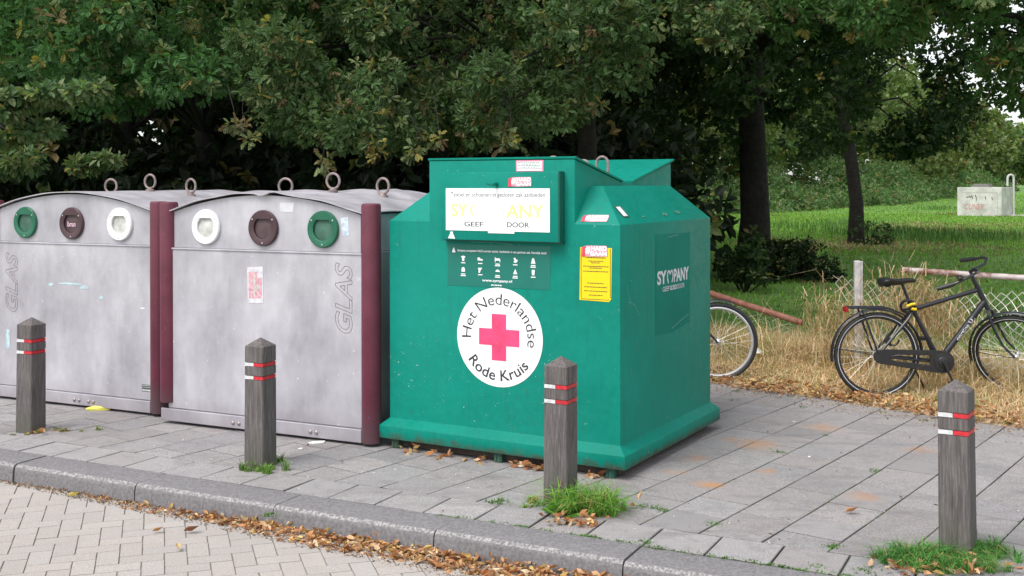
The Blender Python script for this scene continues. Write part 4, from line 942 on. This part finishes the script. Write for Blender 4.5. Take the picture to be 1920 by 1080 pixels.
Cc = crown_shell((.6, 15.2, 7.2), (5.2, 3.4, 2.9), 46, 4.9, .8, 1.2)
Hn = np.array([px(x, y, Y) for x, y, Y in [(601, 312, 10.3), (607, 298, 10.4), (700, 270, 10.3), (704, 285, 10.25), (775, 290, 10.2), (778, 275, 10.3), (824, 262, 10.3), (952, 262, 10.4), (950, 245, 10.5), (440, 238, 10.6), (455, 232, 10.7), (470, 262, 10.6), (480, 180, 10.5), (1120, 195, 10.8), (1190, 60, 10.8), (1330, 70, 10.8), (1345, 88, 10.8)]])
Hn = (Hn, np.full(len(Hn), .07)); hs_, hr_ = tips(*Hn, 5)
C_, R_ = join(A, B, Cc); per = 74
ok_ = tree('oak_tree', 'big oak with lobed leaves drooping low over the green textile bank', 'tree', (1.03, 15.2, -.03), .155, 8.5, C_, R_, per, 6, .078, T_OAK, oak, yel=.035, brn=.03, pale=.13, nlimb=34, tz0=None, twigs=3)
mb = MB()
for c in Hn[0]-np.array([1.03, 15.2, -.03]): e_ = rng.normal(size=2)*.06; mb.tube([tuple(c), tuple(c+np.array([e_[0], .06, .16])), tuple(c+np.array([e_[1]*2, .25, .42]))], [.0025, .004, .006], 5, False)
mb.build('hanging_twigs', M['bark'], ok_)
PP, A, N, LL = rosettes(hs_, hr_, 5, .082); PP = PP-np.array([1.03, 15.2, -.03])*0; o_ = leaves('hanging_sprigs', PP-np.array([1.03, 15.2, -.03]), A, N, LL, T_OAK, tints(len(hs_), 5, (.10, .13, .055), .18, .2, .3), M['leaf'], ok_)
# maple-like tree over the grey banks
A = droop([(-60, 120), (60, 170), (200, 215), (300, 240), (400, 205), (470, 140), (560, 120)], 80, 11.5, 14, .3, .55)
B = crown_shell((-4.8, 16.8, 7.0), (4.2, 3.0, 3.2), 46, 4.6, .8, 1.2); B2_ = droop([(-60, 215), (120, 235), (330, 200), (480, 150)], 50, 14.5, 17.5, .5, .8, -300)
C_, R_ = join(A, B, B2_)
tree('field_maple', 'green leafy tree over the grey glass banks, yellowing at its branch ends', 'tree', (-5.05, 18.6, -.03), .19, 8.5, C_, R_, 60, 6, .095, T_OAK, (.078, .180, .062), yel=.06, brn=.01, pale=.10, nlimb=26, tz0=2.6, twigs=3)
# low sprays at the far left
A = droop([(-160, 240), (0, 240), (90, 225), (190, 205), (215, 192)], 17, 9.6, 10.8, .15, .26, 195); A2 = droop([(-160, 300), (0, 290), (60, 275), (110, 262)], 8, 9.8, 10.8, .13, .22, 268)
A3 = droop([(-160, 345), (0, 345), (60, 335), (80, 320)], 10, 10.8, 11.6, .16, .24, 315); A4 = droop([(120, 335), (240, 325)], 5, 11, 11.5, .10, .16, 315)
B = crown_shell((-7.6, 11.5, 5.8), (2.6, 2.4, 2.6), 40, 3.6, .6, .9)
C_, R_ = join(A, A2, A3, A4, B)
tree('lime_tree', 'tree at the left edge reaching in with pale layered sprays above the left glass bank', 'tree', (-7.8, 12.0, -.03), .17, 7.5, C_, R_, 34, 5, .085, T_MID, (.085, .155, .060), yel=.05, brn=0, pale=.35, nlimb=16, tz0=2.2, twigs=2, squash=.28)
# near canopy entering at the top right
A = droop([(1440, 60), (1520, 75), (1600, 60), (1700, 95), (1800, 80), (1850, 130), (1885, 200), (1960, 235), (2060, 250)], 95, 10.8, 13.0, .22, .42, -330)
B = crown_shell((8.6, 11.0, 6.4), (4.6, 5.2, 3.0), 120, 4.3, .8, 1.2); B2_ = crown_shell((6.2, 17.2, 7.2), (5.4, 4.6, 1.9), 120, 5.2, 1.0, 1.4)  # unseen crown shells, added to block sky and shade the green bank and grass
C_, R_ = join(A, B, B2_)
tree('oak_tree', 'oak reaching in from the top right corner with bright lobed leaves', 'tree', (8.0, 13.4, -.03), .2, 8, C_, R_, 44, 6, .095, T_OAK, (.078, .170, .050), yel=.03, brn=.02, pale=.12, nlimb=40, twigs=3)
# two dark trees standing on the grass
A = droop([(1150, 330), (1230, 330), (1300, 300), (1350, 385), (1400, 270), (1460, 300), (1540, 305), (1600, 240)], 60, 19.5, 24, .5, .9, -450); B = crown_shell((4.9, 21.8, 8.2), (6.6, 5.6, 3.6), 130, 4.8, 1.0, 1.5)  # upper crown, mostly out of view, widened to shade the grass below
C_, R_ = join(A, B)
tree('dark_oak', 'dark thick trunked tree on the grass, just right of the green textile bank', 'tree', (4.62, 21.6, -.03), .30, 10, C_, R_, 60, 5, .145, T_MID, (.034, .070, .023), yel=.01, brn=.004, pale=.06, nlimb=26, tz0=3.2, twigs=2)
A = droop([(1440, 150), (1540, 225), (1600, 250), (1640, 290), (1700, 330), (1760, 300), (1830, 250), (1880, 200), (1900, 90)], 66, 32.6, 37, .6, 1.05, -120); B = crown_shell((10.6, 31.5, 9.0), (5.6, 4.6, 3.8), 70, 5.6, 1.1, 1.6)
C_, R_ = join(A, B)
tree('dark_tree', 'slender dark tree leaning slightly left in front of the ivy covered bank', 'tree', (9.78, 32.0, -.03), .205, 10.5, C_, R_, 56, 5, .18, T_MID, (.026, .056, .020), lean=(-1.2, 0), yel=.01, brn=.01, pale=.05, nlimb=24, tz0=4.0, twigs=2)

# the wood behind the banks: trees one behind another, dark inside
WOOD = [(-12.5, 17.5, 'tree at the far left of the wood behind the glass banks'), (-9.2, 21, 'second wood tree from the left behind the glass banks'), (-6.6, 19.5, 'wood tree behind the left glass bank'), (-3.6, 22.5, 'wood tree behind the gap between the glass banks'),
        (-1.2, 20.0, 'wood tree behind the right glass bank'), (1.2, 24.0, 'wood tree close behind the oak over the green textile bank'), (-5.2, 27.5, 'tree deeper in the wood at left'), (-10.5, 28, 'tree deepest in the wood at far left'), (.0, 29.5, 'tree deep in the wood behind the green textile bank'), (1.9, 32, 'tree at the right end of the wood, partly behind the green textile bank')]
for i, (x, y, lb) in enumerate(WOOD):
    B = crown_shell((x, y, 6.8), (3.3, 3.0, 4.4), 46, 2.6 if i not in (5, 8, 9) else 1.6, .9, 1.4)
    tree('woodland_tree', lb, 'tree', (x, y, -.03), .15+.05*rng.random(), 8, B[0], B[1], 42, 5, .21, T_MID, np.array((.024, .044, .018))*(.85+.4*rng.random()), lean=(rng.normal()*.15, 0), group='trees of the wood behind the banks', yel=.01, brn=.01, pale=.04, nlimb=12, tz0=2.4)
# undergrowth filling the shade
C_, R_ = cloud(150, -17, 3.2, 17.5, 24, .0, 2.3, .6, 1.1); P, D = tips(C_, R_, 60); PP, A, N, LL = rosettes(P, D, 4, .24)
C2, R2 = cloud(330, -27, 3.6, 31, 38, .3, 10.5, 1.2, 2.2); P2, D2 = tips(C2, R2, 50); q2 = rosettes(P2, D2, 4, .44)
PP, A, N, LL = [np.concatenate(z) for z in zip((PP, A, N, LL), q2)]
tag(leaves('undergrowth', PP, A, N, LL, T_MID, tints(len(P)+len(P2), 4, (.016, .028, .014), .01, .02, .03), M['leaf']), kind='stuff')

# far wood edge running away to the right, with a bank of ivy and brambles at its foot
def edge(tt): P_ = np.array([(-2, 44), (13, 66.), (30, 92), (58, 149.), (105, 240), (170, 360)]); q = tt*(len(P_)-1); i = min(int(q), len(P_)-2); return P_[i]+(P_[i+1]-P_[i])*(q-i)
names = ['behind the thick dark trunk', 'left of the slender dark tree', 'behind the slender dark tree', 'right of the slender dark tree', 'midway along the far wood edge', 'behind the white concrete box', 'above the white concrete box', 'near the right end of the far wood edge', 'at the right end of the far wood edge']
k_ = 0
for i, tt in enumerate([.02, .075, .13, .18, .225, .27, .32, .37, .42, .47, .52, .57, .62, .68, .74, .80, .87, .94]):
    c = edge(tt); f = c[1]/66.; off = np.array([-.55, .83])*(3.5+rng.random()*3); x, y = c+off; hgt = (10.5+rng.random()*2.5)*(1 if f < 1.3 else 1.45)
    rad = 4.2*(1 if f < 1.6 else 1.5); B = crown_shell((x, y, hgt*.56), (rad, rad*.9, hgt*.46), 56, 1.0, 1.1*rad/4, 1.8*rad/4)
    tree('edge_tree', 'tree number %d along the far wood edge counting from behind the green textile bank' % (i+1), 'tree', (x, y, -.03), .22, hgt*.8, B[0], B[1], 46 if f < 1.7 else 30, 4, .34*max(1, f*.7), T_MID if f < 1.2 else T_FAR,
         np.array((.085, .145, .045))*(.8+.6*rng.random())*np.array([1+.35*rng.random(), 1, 1]), group='trees along the far wood edge', yel=.03, brn=.01, pale=.16, nlimb=6)
C = []
for _ in range(520):
    tt = rng.random()**1.5*.75; c = edge(tt); w_ = rng.random(); f = max(1, c[1]/80); o = np.array([.5, -.72])*(2.6-5.6*w_); C.append((c[0]+o[0], c[1]+o[1], w_*3.6*(.72+.38*sin(tt*60))+.1, rng.uniform(.7, 1.2)*f))
C = np.array(C); P, D = tips(C[:, :3], C[:, 3], 62, .7); D[:, 2] += .3; PP, A, N, LL = rosettes(P, D, 3, .20); LL = LL*np.maximum(1, PP[:, 1]/75)
tag(leaves('bramble_bank', PP, A, N, LL, T_MID, tints(len(P), 3, (.095, .19, .065), .01, .015, .3), M['leaf']), kind='stuff')
# shrubs
def shrub(label, x, y, n, rx, ry, rz_, L, col, per=40, r0=.15, r1=.3, name='shrub', z0=.0):
    t = thing(name, label, 'shrub', (x, y, -.03)); d = unit(rng.normal(size=(n, 3))); C = d*np.array([rx, ry, rz_])*rng.random((n, 1))**.5; C[:, 2] = np.abs(C[:, 2])+z0
    mb = MB()
    for c in C[:14]: mb.tube([(c[0]*.15, c[1]*.15, -.05), tuple(c*np.array([.5, .5, .5])+rng.normal(size=3)*.04), tuple(c)], [.016, .010, .004], 5, False)
    mb.build('stems', M['bark'], t)
    P, D = tips(C, rng.uniform(r0, r1, n), per); D[:, 2] += .2; PP, A, N, LL = rosettes(P, D, 4, L); leaves('foliage', PP, A, N, LL, T_MID, tints(len(P), 4, col, .01, .02, .08), M['leaf'], t)
shrub('dark low shrub round the foot of the thick dark trunk', 4.85, 20.6, 52, 1.15, .9, .66, .085, (.020, .042, .015))
shrub('thin leafy shrub between the green textile bank and the thick dark trunk', 3.75, 18.2, 14, .35, .5, 1.0, .10, (.030, .065, .020), 16, .1, .2, z0=.2)
shrub('leafy shoots round the foot of the slender dark tree', 9.9, 31.2, 12, .9, .4, .75, .11, (.035, .07, .022), 8, .12, .25)
# =================================================================== GRASS, LITTER
def fan(n, y0, y1, x0r, x1r, pw=1.0):
    Y = y0+(y1-y0)*rng.random(n)**pw; X = Y*(x0r+(x1r-x0r)*rng.random(n)); return np.stack([X, Y, np.full(n, -.03)], 1)
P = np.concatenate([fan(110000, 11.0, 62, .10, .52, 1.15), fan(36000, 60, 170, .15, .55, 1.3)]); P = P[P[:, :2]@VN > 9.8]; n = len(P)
col = np.tile((.19, .37, .055), (n, 1))*(.6+.7*rng.random((n, 1))); s = rng.random(n) < .10; col[s] = (.20, .17, .07); keep_ = (P[:, 1] > 27) | (rng.random(n) < .55); P = P[keep_]; col = col[keep_]; n = len(P)  # near blades thinned to darken the grass, standing in for tree shade
patch = np.sin(P[:, 0]*.55+1)*np.sin(P[:, 1]*.23+.4)+.4*np.sin(P[:, 0]*1.7+P[:, 1]*.6); s = (patch > .95) & (rng.random(n) < .6); col[s] = (.20, .155, .075)
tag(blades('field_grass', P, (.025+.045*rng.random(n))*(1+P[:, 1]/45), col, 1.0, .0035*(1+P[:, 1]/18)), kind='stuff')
bpy.data.objects['field_grass'].data.transform(Matrix.Identity(4))
# dry verge
n = 85000; tt = rng.uniform(-9.3, 2.4, n); dd = rng.random(n)**.8*2.5+.03
P = np.stack([VD[0]*tt+VN[0]*(VLINE+dd), VD[1]*tt+VN[1]*(VLINE+dd), np.full(n, .0)], 1)
near_f = np.exp(-((dd-1.35)/.45)**2); clump = .5+.5*np.sin(tt*2.3+np.sin(dd*3))*np.sin(dd*4+tt)
Hh = (.05+.10*rng.random(n))*(.55+dd*.6)+near_f*.32*rng.random(n)**2*(.4+clump)
col = np.tile((.74, .56, .35), (n, 1))*(.6+.65*rng.random((n, 1))); s = rng.random(n) < .17+.25*(clump > .75); col[s] = np.array((.26, .32, .11))*(.7+.6*rng.random((s.sum(), 1)))
s = rng.random(n) < .10; col[s] = (.36, .20, .10)
tag(blades('dry_grass', P, Hh, col, 1.6, .0030), kind='stuff')
# tall dry stalks
n = 700; tt = rng.uniform(-6, 2.2, n); dd = rng.normal(1.3, .28, n); P = np.stack([VD[0]*tt+VN[0]*(VLINE+dd), VD[1]*tt+VN[1]*(VLINE+dd), np.full(n, .0)], 1)
tag(blades('dry_stalks', P, .38+.42*rng.random(n)**2, np.tile((.66, .54, .34), (n, 1))*(.7+.5*rng.random((n, 1))), .55, .0028), kind='stuff')
# dry tangle caught in the wire fence
n = 3600; cl = rng.choice([0, 1, 2, 3], n, p=[.28, .42, .2, .1]); cx = np.array([-.22, .55, .85, .25])[cl]+rng.normal(size=n)*.17; cz = np.array([.45, .66, .50, .50])[cl]+rng.normal(size=n)*.14
q = np.stack([VD[0]*(t0+cx)+VN[0]*(FD-.03+rng.normal(size=n)*.06), VD[1]*(t0+cx)+VN[1]*(FD-.03+rng.normal(size=n)*.06), np.maximum(cz, .05)], 1)
tag(blades('tangled_hay', q, rng.normal(size=n)*.12, np.tile((.58, .43, .26), (n, 1))*(.6+.6*rng.random((n, 1))), 1.6, .003), kind='stuff')
# fallen leaves
CURL = ([(0, 0, .05), (.17, .25, .20), (.24, .6, .26), (0, 1, .22), (-.22, .6, .22), (-.16, .25, .28), (0, .5, -.03)], [[0, 1, 6], [1, 2, 6], [2, 3, 6], [3, 4, 6], [4, 5, 6], [5, 0, 6]])
def litter(name, P, L, cols):
    n = len(P); a = rng.random(n)*6.28; A = np.stack([np.cos(a), np.sin(a), rng.normal(size=n)*.28], 1); N = np.stack([rng.normal(size=n)*.5, rng.normal(size=n)*.5, np.ones(n)*(rng.choice([-1, 1], n))], 1)
    N = N+0; A[:, 2] += rng.normal(size=n)*.25; c = np.array(cols)[rng.integers(0, len(cols), n)]*(.65+.6*rng.random((n, 1))); return tag(leaves(name, P, A, N, L, CURL, c, M['dryleaf']), kind='stuff')
LC = [(.40, .18, .075), (.34, .14, .055), (.50, .28, .14), (.58, .38, .22), (.26, .12, .06), (.46, .24, .11), (.56, .38, .14), (.60, .44, .28)]
n = 4000; s_ = -5.9+6.1*rng.random(n)**.55; wd = .04+.22*np.clip((s_+5.4)/4.0, 0, 1.0)+.03*np.sin(s_*5); d_ = 4.80-wd*rng.random(n)**1.25; hz = np.clip((d_-4.80+wd)/wd, 0, 1)
P = np.stack([KD[0]*s_+KN[0]*d_, KD[1]*s_+KN[1]*d_, ROADZ+.004+.045*hz*rng.random(n)*np.clip((s_+5)/3, .2, 1)], 1)
keep = rng.random(n) < (.35+.65*np.clip((s_+6)/2, 0, 1)); litter('kerb_leaf_litter', P[keep], (.016+.048*rng.random(keep.sum())**1.5)*np.clip(.45+(s_[keep]+5.4)/3, .45, 1), LC)
n = 4600; tt = rng.uniform(-6.5, 2.2, n); dd = np.abs(rng.normal(.08, .30, n))-.06+.05*np.sin(tt*4); P = np.stack([VD[0]*tt+VN[0]*(VLINE+dd), VD[1]*tt+VN[1]*(VLINE+dd), .008+.05*rng.random(n)], 1)
litter('verge_leaf_litter', P, .022+.05*rng.random(n)**1.5, [tuple(np.array(c)*.95) for c in LC])
n = 170; s_ = rng.uniform(-7, 2.6, n); d_ = rng.uniform(5.1, 9.3, n); P = np.stack([KD[0]*s_+KN[0]*d_, KD[1]*s_+KN[1]*d_, np.full(n, .006)], 1); litter('scattered_leaf_bits', P, .012+.02*rng.random(n)**3, [(.10, .07, .05), (.3, .2, .1), (.55, .53, .5)])
def fallen(label, x, y, z, L, col, a):
    A = np.array([[cos(a), sin(a), .12]]); o = leaves('fallen_leaf', np.array([[x, y, z+.012]]), A, np.array([[.1, .2, 1.]]), np.array([L]), CURL, np.array([col]), M['dryleaf']); tag(o, label, 'leaf')
def gpx(x, y, z=0.): Y = (1.7335-z)*2112.3/(y-343.5); return (x-960)/2112.3*Y, Y
for (x, y, z, L, c, a, lb) in [(283, 1002, ROADZ, .06, (.40, .22, .10), .3, 'small tan fallen leaf on the road bricks, left of a larger brown one'), (342, 1002, ROADZ, .085, (.22, .09, .05), .1, 'curled dark brown fallen leaf on the beige road bricks'), (333, 1037, ROADZ, .06, (.5, .36, .18), 2., 'pale fallen leaf lying nearest the camera on the road bricks'),
                              (125, 935, ROADZ, .07, (.62, .50, .12), .2, 'yellow fallen leaf on the road bricks at left'), (1585, 967, 0, .075, (.42, .22, .12), .1, 'reddish fallen leaf on the grey paving beside a rust stain'), (1440, 970, 0, .0, (.4, .2, .1), 0, '')]:
    if L: X, Y = gpx(x, y, z); fallen(lb, X, Y, z, L, c, a)
# under the green bank's front edge
n = 46; u = rng.choice([-1.45, -1.2, -.95, -.62, -.55, -.5, -.15], n)+rng.normal(size=n)*.05; c_, s_2 = cos(-.5194), sin(-.5194); v = -.07+rng.normal(size=n)*.02
litter('leaves_under_bank', np.stack([.633+u*c_-v*s_2, 6.593+u*s_2+v*c_, .008+.02*rng.random(n)], 1), .05+.03*rng.random(n), LC)
# moss and seedlings in the joints
def sprouts(name, spots, n, r, H, col, wid=.003, lean=.9):
    P = []
    for (x, y, k, rr) in spots:
        m = int(n*k); q = rng.normal(size=(m, 2))*rr*r; P.append(np.stack([x+q[:, 0], y+q[:, 1], np.full(m, -.008)], 1))
    P = np.concatenate(P); m = len(P); c = np.tile(col, (m, 1))*(.6+.8*rng.random((m, 1))); return tag(blades(name, P, H*(.4+rng.random(m)), c, lean, wid), kind='stuff')
sp = [(*kp(s, 5.078+rng.normal()*.008)[:2], .10 if rng.random() < .75 else .5, .5) for s in np.linspace(-2.95, -.9, 110)]+[(*gpx(x, y), k, r) for x, y, k, r in [(930, 945, 2.2, 1.5), (940, 940, 1, 1), (1210, 1020, 1.4, 1), (1205, 952, 1, .8), (1230, 955, .8, .7), (1245, 960, .8, .6), (1562, 1028, 1.6, 1), (1335, 985, 1.2, 1.4), (1462, 850, .8, 1), (1640, 885, 1, 1), (1548, 818, .5, .8), (1380, 735, .6, 1), (1505, 765, .5, .8), (1480, 745, .5, 1.2), (1370, 752, .5, 1), (1735, 790, .5, 1), (1655, 775, .4, 1), (505, 965, .7, 1), (870, 1000, .6, 1), (1625, 1075, 1.6, 1.5), (1530, 1065, .5, 1)]]
sprouts('joint_weeds', sp, 60, .022, .020, (.085, .19, .035))
for nm, s0, s1, k in (('a', -2.2, .9, 26),):
    pts = []
    U = np.array([.801, -.598]); W = np.array([.598, .801])
    for i in range(2600):
        u = -2.59+T*rng.integers(-9, 6)+rng.normal()*.003; v = rng.uniform(3.5, 7.5); c = U*u+W*v
        if 5.4 < c@KN < 6.6 and -3.4 < c@KD < .8 and sin(c[0]*3.1+c[1]*2.3)+rng.random() > .5: pts.append((c[0], c[1], -.006))
    P = np.array(pts); P = np.repeat(P, 9, axis=0)+rng.normal(size=(len(P)*9, 3))*np.array([.014, .014, 0]); m = len(P)
    tag(blades('joint_moss', P, .004+.006*rng.random(m), np.tile((.11, .17, .045), (m, 1))*(.6+.7*rng.random((m, 1))), 1.2, .004), kind='stuff')
# grass clumps round the bollards, each a plant of its own
def clump(name, label, cat, x, y, n, r, H, col, wid=.003, lean=.7, brown=0.):
    t = thing(name, label, cat, (x, y, 0)); m = max(3, n//34); cc = rng.normal(size=(m, 2))*np.array([r[0], r[1]])*.95; ci = rng.integers(0, m, n); pl = (.45+.75*rng.random(m))[ci]
    d = rng.normal(size=(n, 2)); q = cc[ci]+d*.010; P = np.stack([q[:, 0], q[:, 1], np.full(n, -.01)], 1); tone = (.7+.5*rng.random((m, 1)))[ci]
    c = np.tile(col, (n, 1))*tone*(.6+.8*rng.random((n, 1))); s = rng.random(n) < brown; c[s] = (.46, .30, .14)
    h = H*pl*(.35+.8*rng.random(n)); blades('blades', P, h, c, lean*1.25, wid, parent=t)
gc = (.16, .34, .055)
X, Y = gpx(1098, 958); clump('grass_clump', 'tall bright green grass clump at the right foot of the green bank bollard', 'grass clump', X, Y, 1500, (.105, .065), .17, gc, .0030, 1.0, .10)
X, Y = gpx(1010, 945); clump('grass_clump', 'low trailing grass left of the bollard by the green textile bank', 'grass clump', X, Y, 260, (.10, .05), .06, gc, .003, .9, .25)
X, Y = gpx(1735, 1055); clump('feathery_weed', 'feathery green weeds at the left foot of the nearest bollard', 'weeds', X, Y, 1700, (.09, .075), .115, (.085, .235, .05), .0022, 1.2, .05)
X, Y = gpx(1850, 1040); clump('feathery_weed', 'feathery green weeds at the right foot of the nearest bollard', 'weeds', X, Y, 900, (.075, .05), .10, (.085, .235, .05), .0022, 1.2, .05)
X, Y = gpx(1800, 1070); clump('feathery_weed', 'feathery green weeds in front of the nearest bollard', 'weeds', X, Y, 1100, (.11, .04), .10, (.11, .29, .06), .0022, 1.1, .15)
X, Y = gpx(492, 885); clump('grass_clump', 'small grass tuft in front of the bollard by the white left hole', 'grass clump', X, Y, 420, (.055, .035), .08, (.15, .27, .06), .0026, .5)
X, Y = gpx(522, 868); clump('grass_clump', 'short grass tuft right of the bollard by the white left hole', 'grass clump', X, Y, 120, (.03, .03), .08, (.15, .27, .06), .0026, .5)
X, Y = gpx(85, 808); clump('grass_clump', 'low reddish green grass right of the far left bollard', 'grass clump', X, Y, 420, (.13, .05), .05, (.17, .26, .07), .003, .9, .18)
X, Y = gpx(28, 814); clump('grass_clump', 'low grass left of the far left bollard', 'grass clump', X, Y, 160, (.08, .03), .04, (.17, .26, .07), .003, .9, .1)
q = []
for (x, y, n, r) in ((1085, 985, 40, .05), (1050, 975, 10, .04), (1135, 950, 18, .07), (1720, 1076, 34, .08), (1820, 1076, 24, .06), (72, 814, 9, .05), (700, 1010, 1, .01)):
    X, Y = gpx(x, y); z = rng.normal(size=(n, 2))*r; q.append(np.stack([X+z[:, 0]*1.4, Y+z[:, 1]*.6, .008+.03*rng.random(n)], 1))
litter('leaves_in_weeds', np.concatenate(q), .03+.03*rng.random(sum(len(z) for z in q)), LC)
def weed(label, x, y, z, s, n=11):
    t = thing('kerb_weed', label, 'weed', (*gpx(x, y, z), z)); a = np.arange(n)*2.4; A = np.stack([np.cos(a), np.sin(a), .5+.7*rng.random(n)], 1); N = np.stack([-np.cos(a)*.5, -np.sin(a)*.5, np.ones(n)], 1)
    leaves('leaves', np.zeros((n, 3)), A, N, s*(.6+.6*rng.random(n)), T_OAK, np.tile((.10, .26, .045), (n, 1))*(.7+.5*rng.random((n, 1))), M['leaf'], t)
weed('leafy dandelion growing out of the kerb gutter below the green textile bank', 738, 1008, ROADZ+.01, .12, 14)
weed('small green weed in the gutter right of the dandelion', 815, 1008, ROADZ+.02, .06, 8)
weed('small green weed in the gutter left of the dandelion', 508, 975, ROADZ+.01, .07, 9)
# scraps of rubbish
def scrap(name, label, cat, x, y, pts, col, hz=.02, z=0.):
    X, Y = gpx(x, y, z); mb = MB(); n = len(pts); ct = (0, 0, hz); vs = [(a, b, .004+hz*.6*random.random()) for a, b in pts]+[ct]+[(a*.9, b*.9, .001) for a, b in pts]
    mb.add(vs, [(i, (i+1) % n, n) for i in range(n)]+[(i, (i+1) % n, n+1+(i+1) % n, n+1+i) for i in range(n)]); o = mb.build(name, simple(name+'_tone', col, .6, 0, .1, 20)); o.location = (X, Y, z); tag(o, label, cat)
scrap('banana_peel', 'crumpled yellow peel on the paving in front of the left glass bank', 'peel', 176, 769, [(-.07, 0), (-.05, .03), (-.02, .05), (.02, .02), (.11, .005), (.13, -.012), (.05, -.02), (-.02, -.02), (-.05, -.03)], (.72, .66, .12), .035)
scrap('paper_scrap', 'white paper scrap on the paving in front of the right glass bank', 'paper', 592, 832, [(-.055, -.01), (-.03, .03), (.02, .035), (.055, .03), (.05, 0), (.02, -.015), (-.02, -.025)], (.82, .82, .82), .014)
scrap('paper_scrap', 'tiny white paper crumb left of the larger paper scrap', 'paper', 562, 843, [(-.018, 0), (0, .014), (.018, .006), (.01, -.01)], (.8, .8, .8), .008)
scrap('paper_scrap', 'cream scrap at the foot of the right glass bank', 'paper', 386, 795, [(-.022, 0), (0, .012), (.022, .006), (.01, -.01)], (.72, .70, .55), .010)
scrap('paper_scrap', 'pinkish scrap by the front left foot of the green textile bank', 'paper', 793, 841, [(-.03, 0), (-.02, .015), (.02, .016), (.03, 0), (.0, -.012)], (.68, .55, .50), .016)
scrap('tissue', 'crumpled white tissue in the dry grass behind the silver rimmed wheel', 'tissue', 1418, 664, [(-.07, -.02), (-.04, .04), (.03, .05), (.07, .02), (.04, -.03)], (.80, .82, .78), .06, .12)
# white crumbs trodden into the paving
n = 90; s_ = rng.uniform(-6.5, 2, n); d_ = rng.uniform(5.2, 7.4, n); P = np.stack([KD[0]*s_+KN[0]*d_, KD[1]*s_+KN[1]*d_, np.full(n, .005)], 1)
litter('white_crumbs', P, .008+.012*rng.random(n)**2, [(.75, .75, .75), (.65, .64, .6)])

# grit and crumbled leaf matted along the gutter and the back of the paving
n = 9000; s_ = -6.2+6.6*rng.random(n)**.7; wd = .05+.30*np.clip((s_+5.8)/4.4, 0, 1); d_ = 4.812-wd*rng.random(n)**1.6; P = np.stack([KD[0]*s_+KN[0]*d_, KD[1]*s_+KN[1]*d_, np.full(n, ROADZ+.003)], 1)
litter('gutter_grit', P, .006+.016*rng.random(n)**2, [(.20, .11, .06), (.12, .08, .05), (.32, .20, .11), (.26, .22, .17)])
n = 5000; tt = rng.uniform(-6.5, 2.2, n); dd = rng.normal(0, .20, n)-.02; P = np.stack([VD[0]*tt+VN[0]*(VLINE+dd), VD[1]*tt+VN[1]*(VLINE+dd), .004+.01*rng.random(n)], 1)
litter('verge_crumbs', P, .008+.018*rng.random(n)**2, [(.34, .20, .10), (.45, .33, .18), (.22, .12, .06), (.5, .4, .25)])
# mown brown patches and tussocks on the field
P = []; 
for (x, y, m, r) in [(1680, 425, 700, 1.1), (1735, 432, 900, 1.3), (1800, 440, 800, 1.0), (1650, 452, 300, .8), (1520, 462, 900, 1.2), (1640, 466, 900, 1.3), (1900, 425, 500, 1.0), (1840, 405, 600, 1.4)]:
    X, Y = gpx(x, y, -.03); q = rng.normal(size=(m, 2))*np.array([r, r*1.3]); P.append(np.stack([X+q[:, 0], Y+q[:, 1], np.full(m, -.03)], 1))
P = np.concatenate(P); m = len(P); tag(blades('dry_mown_grass', P, .07+.10*rng.random(m), np.tile((.34, .27, .15), (m, 1))*(.55+.7*rng.random((m, 1))), 1.3, .016), kind='stuff')
P = []
for (x, y, m, r) in [(1700, 446, 260, .9), (1640, 440, 300, 1.1), (1760, 455, 300, 1.0), (1830, 450, 300, 1.0), (1490, 430, 200, .9), (1600, 425, 260, .8), (1900, 400, 300, 1.6), (1760, 395, 160, .8)]:
    X, Y = gpx(x, y, -.03); q = rng.normal(size=(m, 2))*np.array([r, r]); P.append(np.stack([X+q[:, 0], Y+q[:, 1], np.full(m, -.03)], 1))
P = np.concatenate(P); m = len(P); tag(blades('field_tussocks', P, .25+.25*rng.random(m), np.tile((.10, .21, .05), (m, 1))*(.6+.7*rng.random((m, 1))), .5, .016), kind='stuff')

n = 34; X, Y = gpx(1062, 965); a = rng.random(n)*6.28; q = rng.normal(size=(n, 2))*np.array([.05, .03]); A = np.stack([np.cos(a), np.sin(a), .3+.6*rng.random(n)], 1); N = np.stack([-np.cos(a)*.5, -np.sin(a)*.5, np.ones(n)], 1)
t = thing('broadleaf_weed', 'broad leaved weed with toothed leaves in front of the tall grass clump', 'weed', (X, Y, 0)); leaves('leaves', np.stack([q[:, 0], q[:, 1], np.zeros(n)], 1), A, N, .07+.05*rng.random(n), T_OAK, np.tile((.13, .30, .05), (n, 1))*(.7+.5*rng.random((n, 1))), M['leaf'], t)
